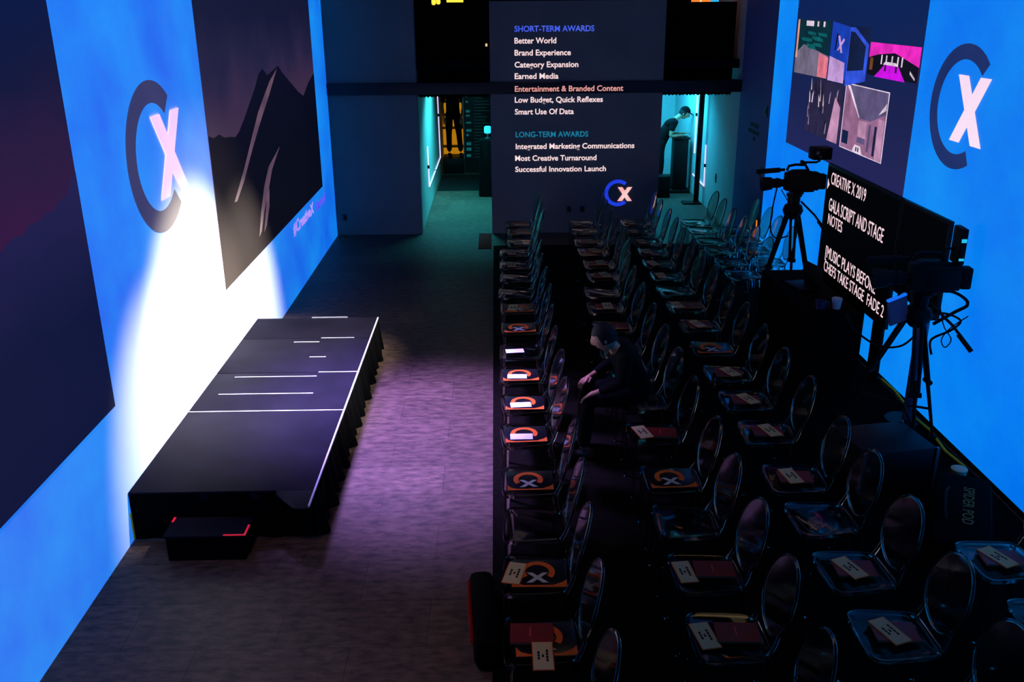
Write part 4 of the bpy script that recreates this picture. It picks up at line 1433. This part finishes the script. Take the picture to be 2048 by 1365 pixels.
def person(label, loc, J, cap=False, yaw=0, hpitch=0, cat='person', hand_dirs=None, group=None):
    """J: joints dict. body (one skin surface), shirt, trousers, shoes, head, hair"""
    p = thing('person', label, cat, loc)
    pel, chest, neck, head = Vector(J['pelvis']), Vector(J['chest']), Vector(J['neck']), Vector(J['head'])
    mid = pel.lerp(chest, 0.5) + Vector(J.get('bend', (0, 0, 0)))
    # body
    V, E, R_ = [pel, mid, chest, neck, neck.lerp(head, 0.6)], [(0, 1), (1, 2), (2, 3), (3, 4)], [(0.1, 0.08), (0.095, 0.075), (0.105, 0.08), 0.052, 0.05]
    for s_ in 'lr':
        sh_, el, wr = (Vector(J[k + s_]) for k in ('shoulder_', 'elbow_', 'wrist_'))
        e = limb_chain(V, E, R_, 2, [sh_, sh_.lerp(el, .5), el, el.lerp(wr, .4), wr], [0.055, 0.046, 0.038, 0.036, 0.024])
        d = (wr - el).normalized()
        hd = J.get('hand_' + s_)
        if hd is None:
            hd = (d, (0, 0, -1), Vector((0, 0, -1)).cross(d) * (1 if s_ == 'l' else -1))
        hand_fingers(V, E, R_, e, wr, *hd)
        hp, kn, an = (Vector(J[k + s_]) for k in ('hip_', 'knee_', 'ankle_'))
        limb_chain(V, E, R_, 0, [hp, hp.lerp(kn, .5), kn, kn.lerp(an, .35), an], [0.075, 0.07, 0.05, 0.05, 0.033])
    skinned('body', V, E, R_, SKIN, p)
    # shirt: torso plus short sleeves
    V, E, R_ = [mid, chest, neck.lerp(chest, 0.25), pel.lerp(mid, -0.15)], [(0, 1), (1, 2), (0, 3)], [(0.165, 0.13), (0.18, 0.14), (0.085, 0.085), (0.17, 0.135)]
    for s_ in 'lr':
        sh_, el = Vector(J['shoulder_' + s_]), Vector(J['elbow_' + s_])
        limb_chain(V, E, R_, 1, [sh_, sh_.lerp(el, .45), sh_.lerp(el, J.get('sleeve', .75))], [0.078, 0.068, 0.066])
        if J.get('long'):
            wr = Vector(J['wrist_' + s_])
            limb_chain(V, E, R_, len(V) - 1, [el, el.lerp(wr, .5), el.lerp(wr, .92)], [0.058, 0.05, 0.038])
    skinned('shirt', V, E, R_, SHIRT, p)
    V, E, R_ = [pel, pel.lerp(mid, 0.75)], [(0, 1)], [(0.155, 0.13), (0.15, 0.12)]
    for s_ in 'lr':
        hp, kn, an = (Vector(J[k + s_]) for k in ('hip_', 'knee_', 'ankle_'))
        limb_chain(V, E, R_, 0, [hp, hp.lerp(kn, .5), kn, kn.lerp(an, .5), an + Vector((0, 0, 0.02))], [0.098, 0.09, 0.07, 0.066, 0.06])
    skinned('trousers', V, E, R_, TROUS, p)
    for s_ in 'lr':
        an = Vector(J['ankle_' + s_])
        f = Vector(J.get('foot', (1, 0, 0))).normalized()
        g = Vector((an.x, an.y, 0))
        V = [g - f * 0.05 + Vector((0, 0, .038)), g + f * 0.05 + Vector((0, 0, .045)), g + f * 0.13 + Vector((0, 0, .036)), g + f * 0.19 + Vector((0, 0, .03))]
        skinned('shoe', V, [(0, 1), (1, 2), (2, 3)], [0.038, 0.045, 0.042, 0.028], SHOE, p)
    head_mesh(p, head, yaw, hpitch, SKIN, HAIR, cap)
    return p


# bending man in the right corridor (local +X = screen right)
person('man in black with a peaked cap bending over the black pedestal in the right corridor', (3.24, 18.62, 0),
       dict(pelvis=(0.02, 0.02, 0.92), bend=(0.0, 0, 0.05), chest=(0.2, 0.02, 1.3), neck=(0.38, 0.02, 1.48), head=(0.5, 0.02, 1.55),
            shoulder_l=(0.27, 0.17, 1.36), elbow_l=(0.3, 0.16, 1.12), wrist_l=(0.5, 0.09, 1.15),
            shoulder_r=(0.25, -0.16, 1.36), elbow_r=(0.2, -0.2, 1.13), wrist_r=(0.4, -0.12, 1.13),
            hip_l=(0.02, 0.1, 0.86), knee_l=(0.02, 0.26, 0.62), ankle_l=(-0.02, 0.36, 0.09), hip_r=(0.02, -0.1, 0.86), knee_r=(0.04, -0.17, 0.5), ankle_r=(-0.02, -0.2, 0.09), sleeve=0.6),
       cap=True, yaw=-0.2, hpitch=0.45)
# seated person in the second row (faces -X)
person('person in black sitting in the second audience row, leaning forward with hands on the knees', (1.2, 7.13, 0),
       dict(pelvis=(-0.03, 0.0, 0.585), bend=(0.04, 0, 0.0), chest=(-0.14, -0.03, 0.85), neck=(-0.27, -0.06, 1.0), head=(-0.34, -0.08, 1.08),
            shoulder_l=(-0.18, -0.21, 0.92), elbow_l=(-0.2, -0.27, 0.75), wrist_l=(-0.4, -0.2, 0.64),
            shoulder_r=(-0.16, 0.16, 0.92), elbow_r=(-0.2, 0.24, 0.75), wrist_r=(-0.4, 0.14, 0.66),
            hip_l=(-0.06, -0.1, 0.57), knee_l=(-0.46, -0.13, 0.54), ankle_l=(-0.5, -0.14, 0.09), hip_r=(-0.06, 0.1, 0.57), knee_r=(-0.46, 0.12, 0.54), ankle_r=(-0.48, 0.12, 0.09), foot=(-1, 0, 0), sleeve=0.95, long=True),
       yaw=PI - 0.2, hpitch=0.35)
# figure standing on the plinth in the left corridor
o = person('figure in black trousers standing on the plinth before the orange-lit shelf', (-0.96, 21.25, 0.34),
           dict(pelvis=(0, 0, 0.95), chest=(0, 0, 1.32), neck=(0, 0, 1.5), head=(0, 0, 1.62), shoulder_l=(-0.19, 0, 1.4), elbow_l=(-0.24, 0, 1.12), wrist_l=(-0.2, -0.1, 0.9),
                shoulder_r=(0.19, 0, 1.4), elbow_r=(0.24, 0, 1.12), wrist_r=(0.2, -0.1, 0.9), hip_l=(-0.09, 0, 0.88), knee_l=(-0.1, -0.02, 0.5), ankle_l=(-0.1, 0, 0.09),
                hip_r=(0.09, 0, 0.88), knee_r=(0.13, -0.04, 0.5), ankle_r=(0.16, 0, 0.09), foot=(0.3, -1, 0)), yaw=-PI / 2)
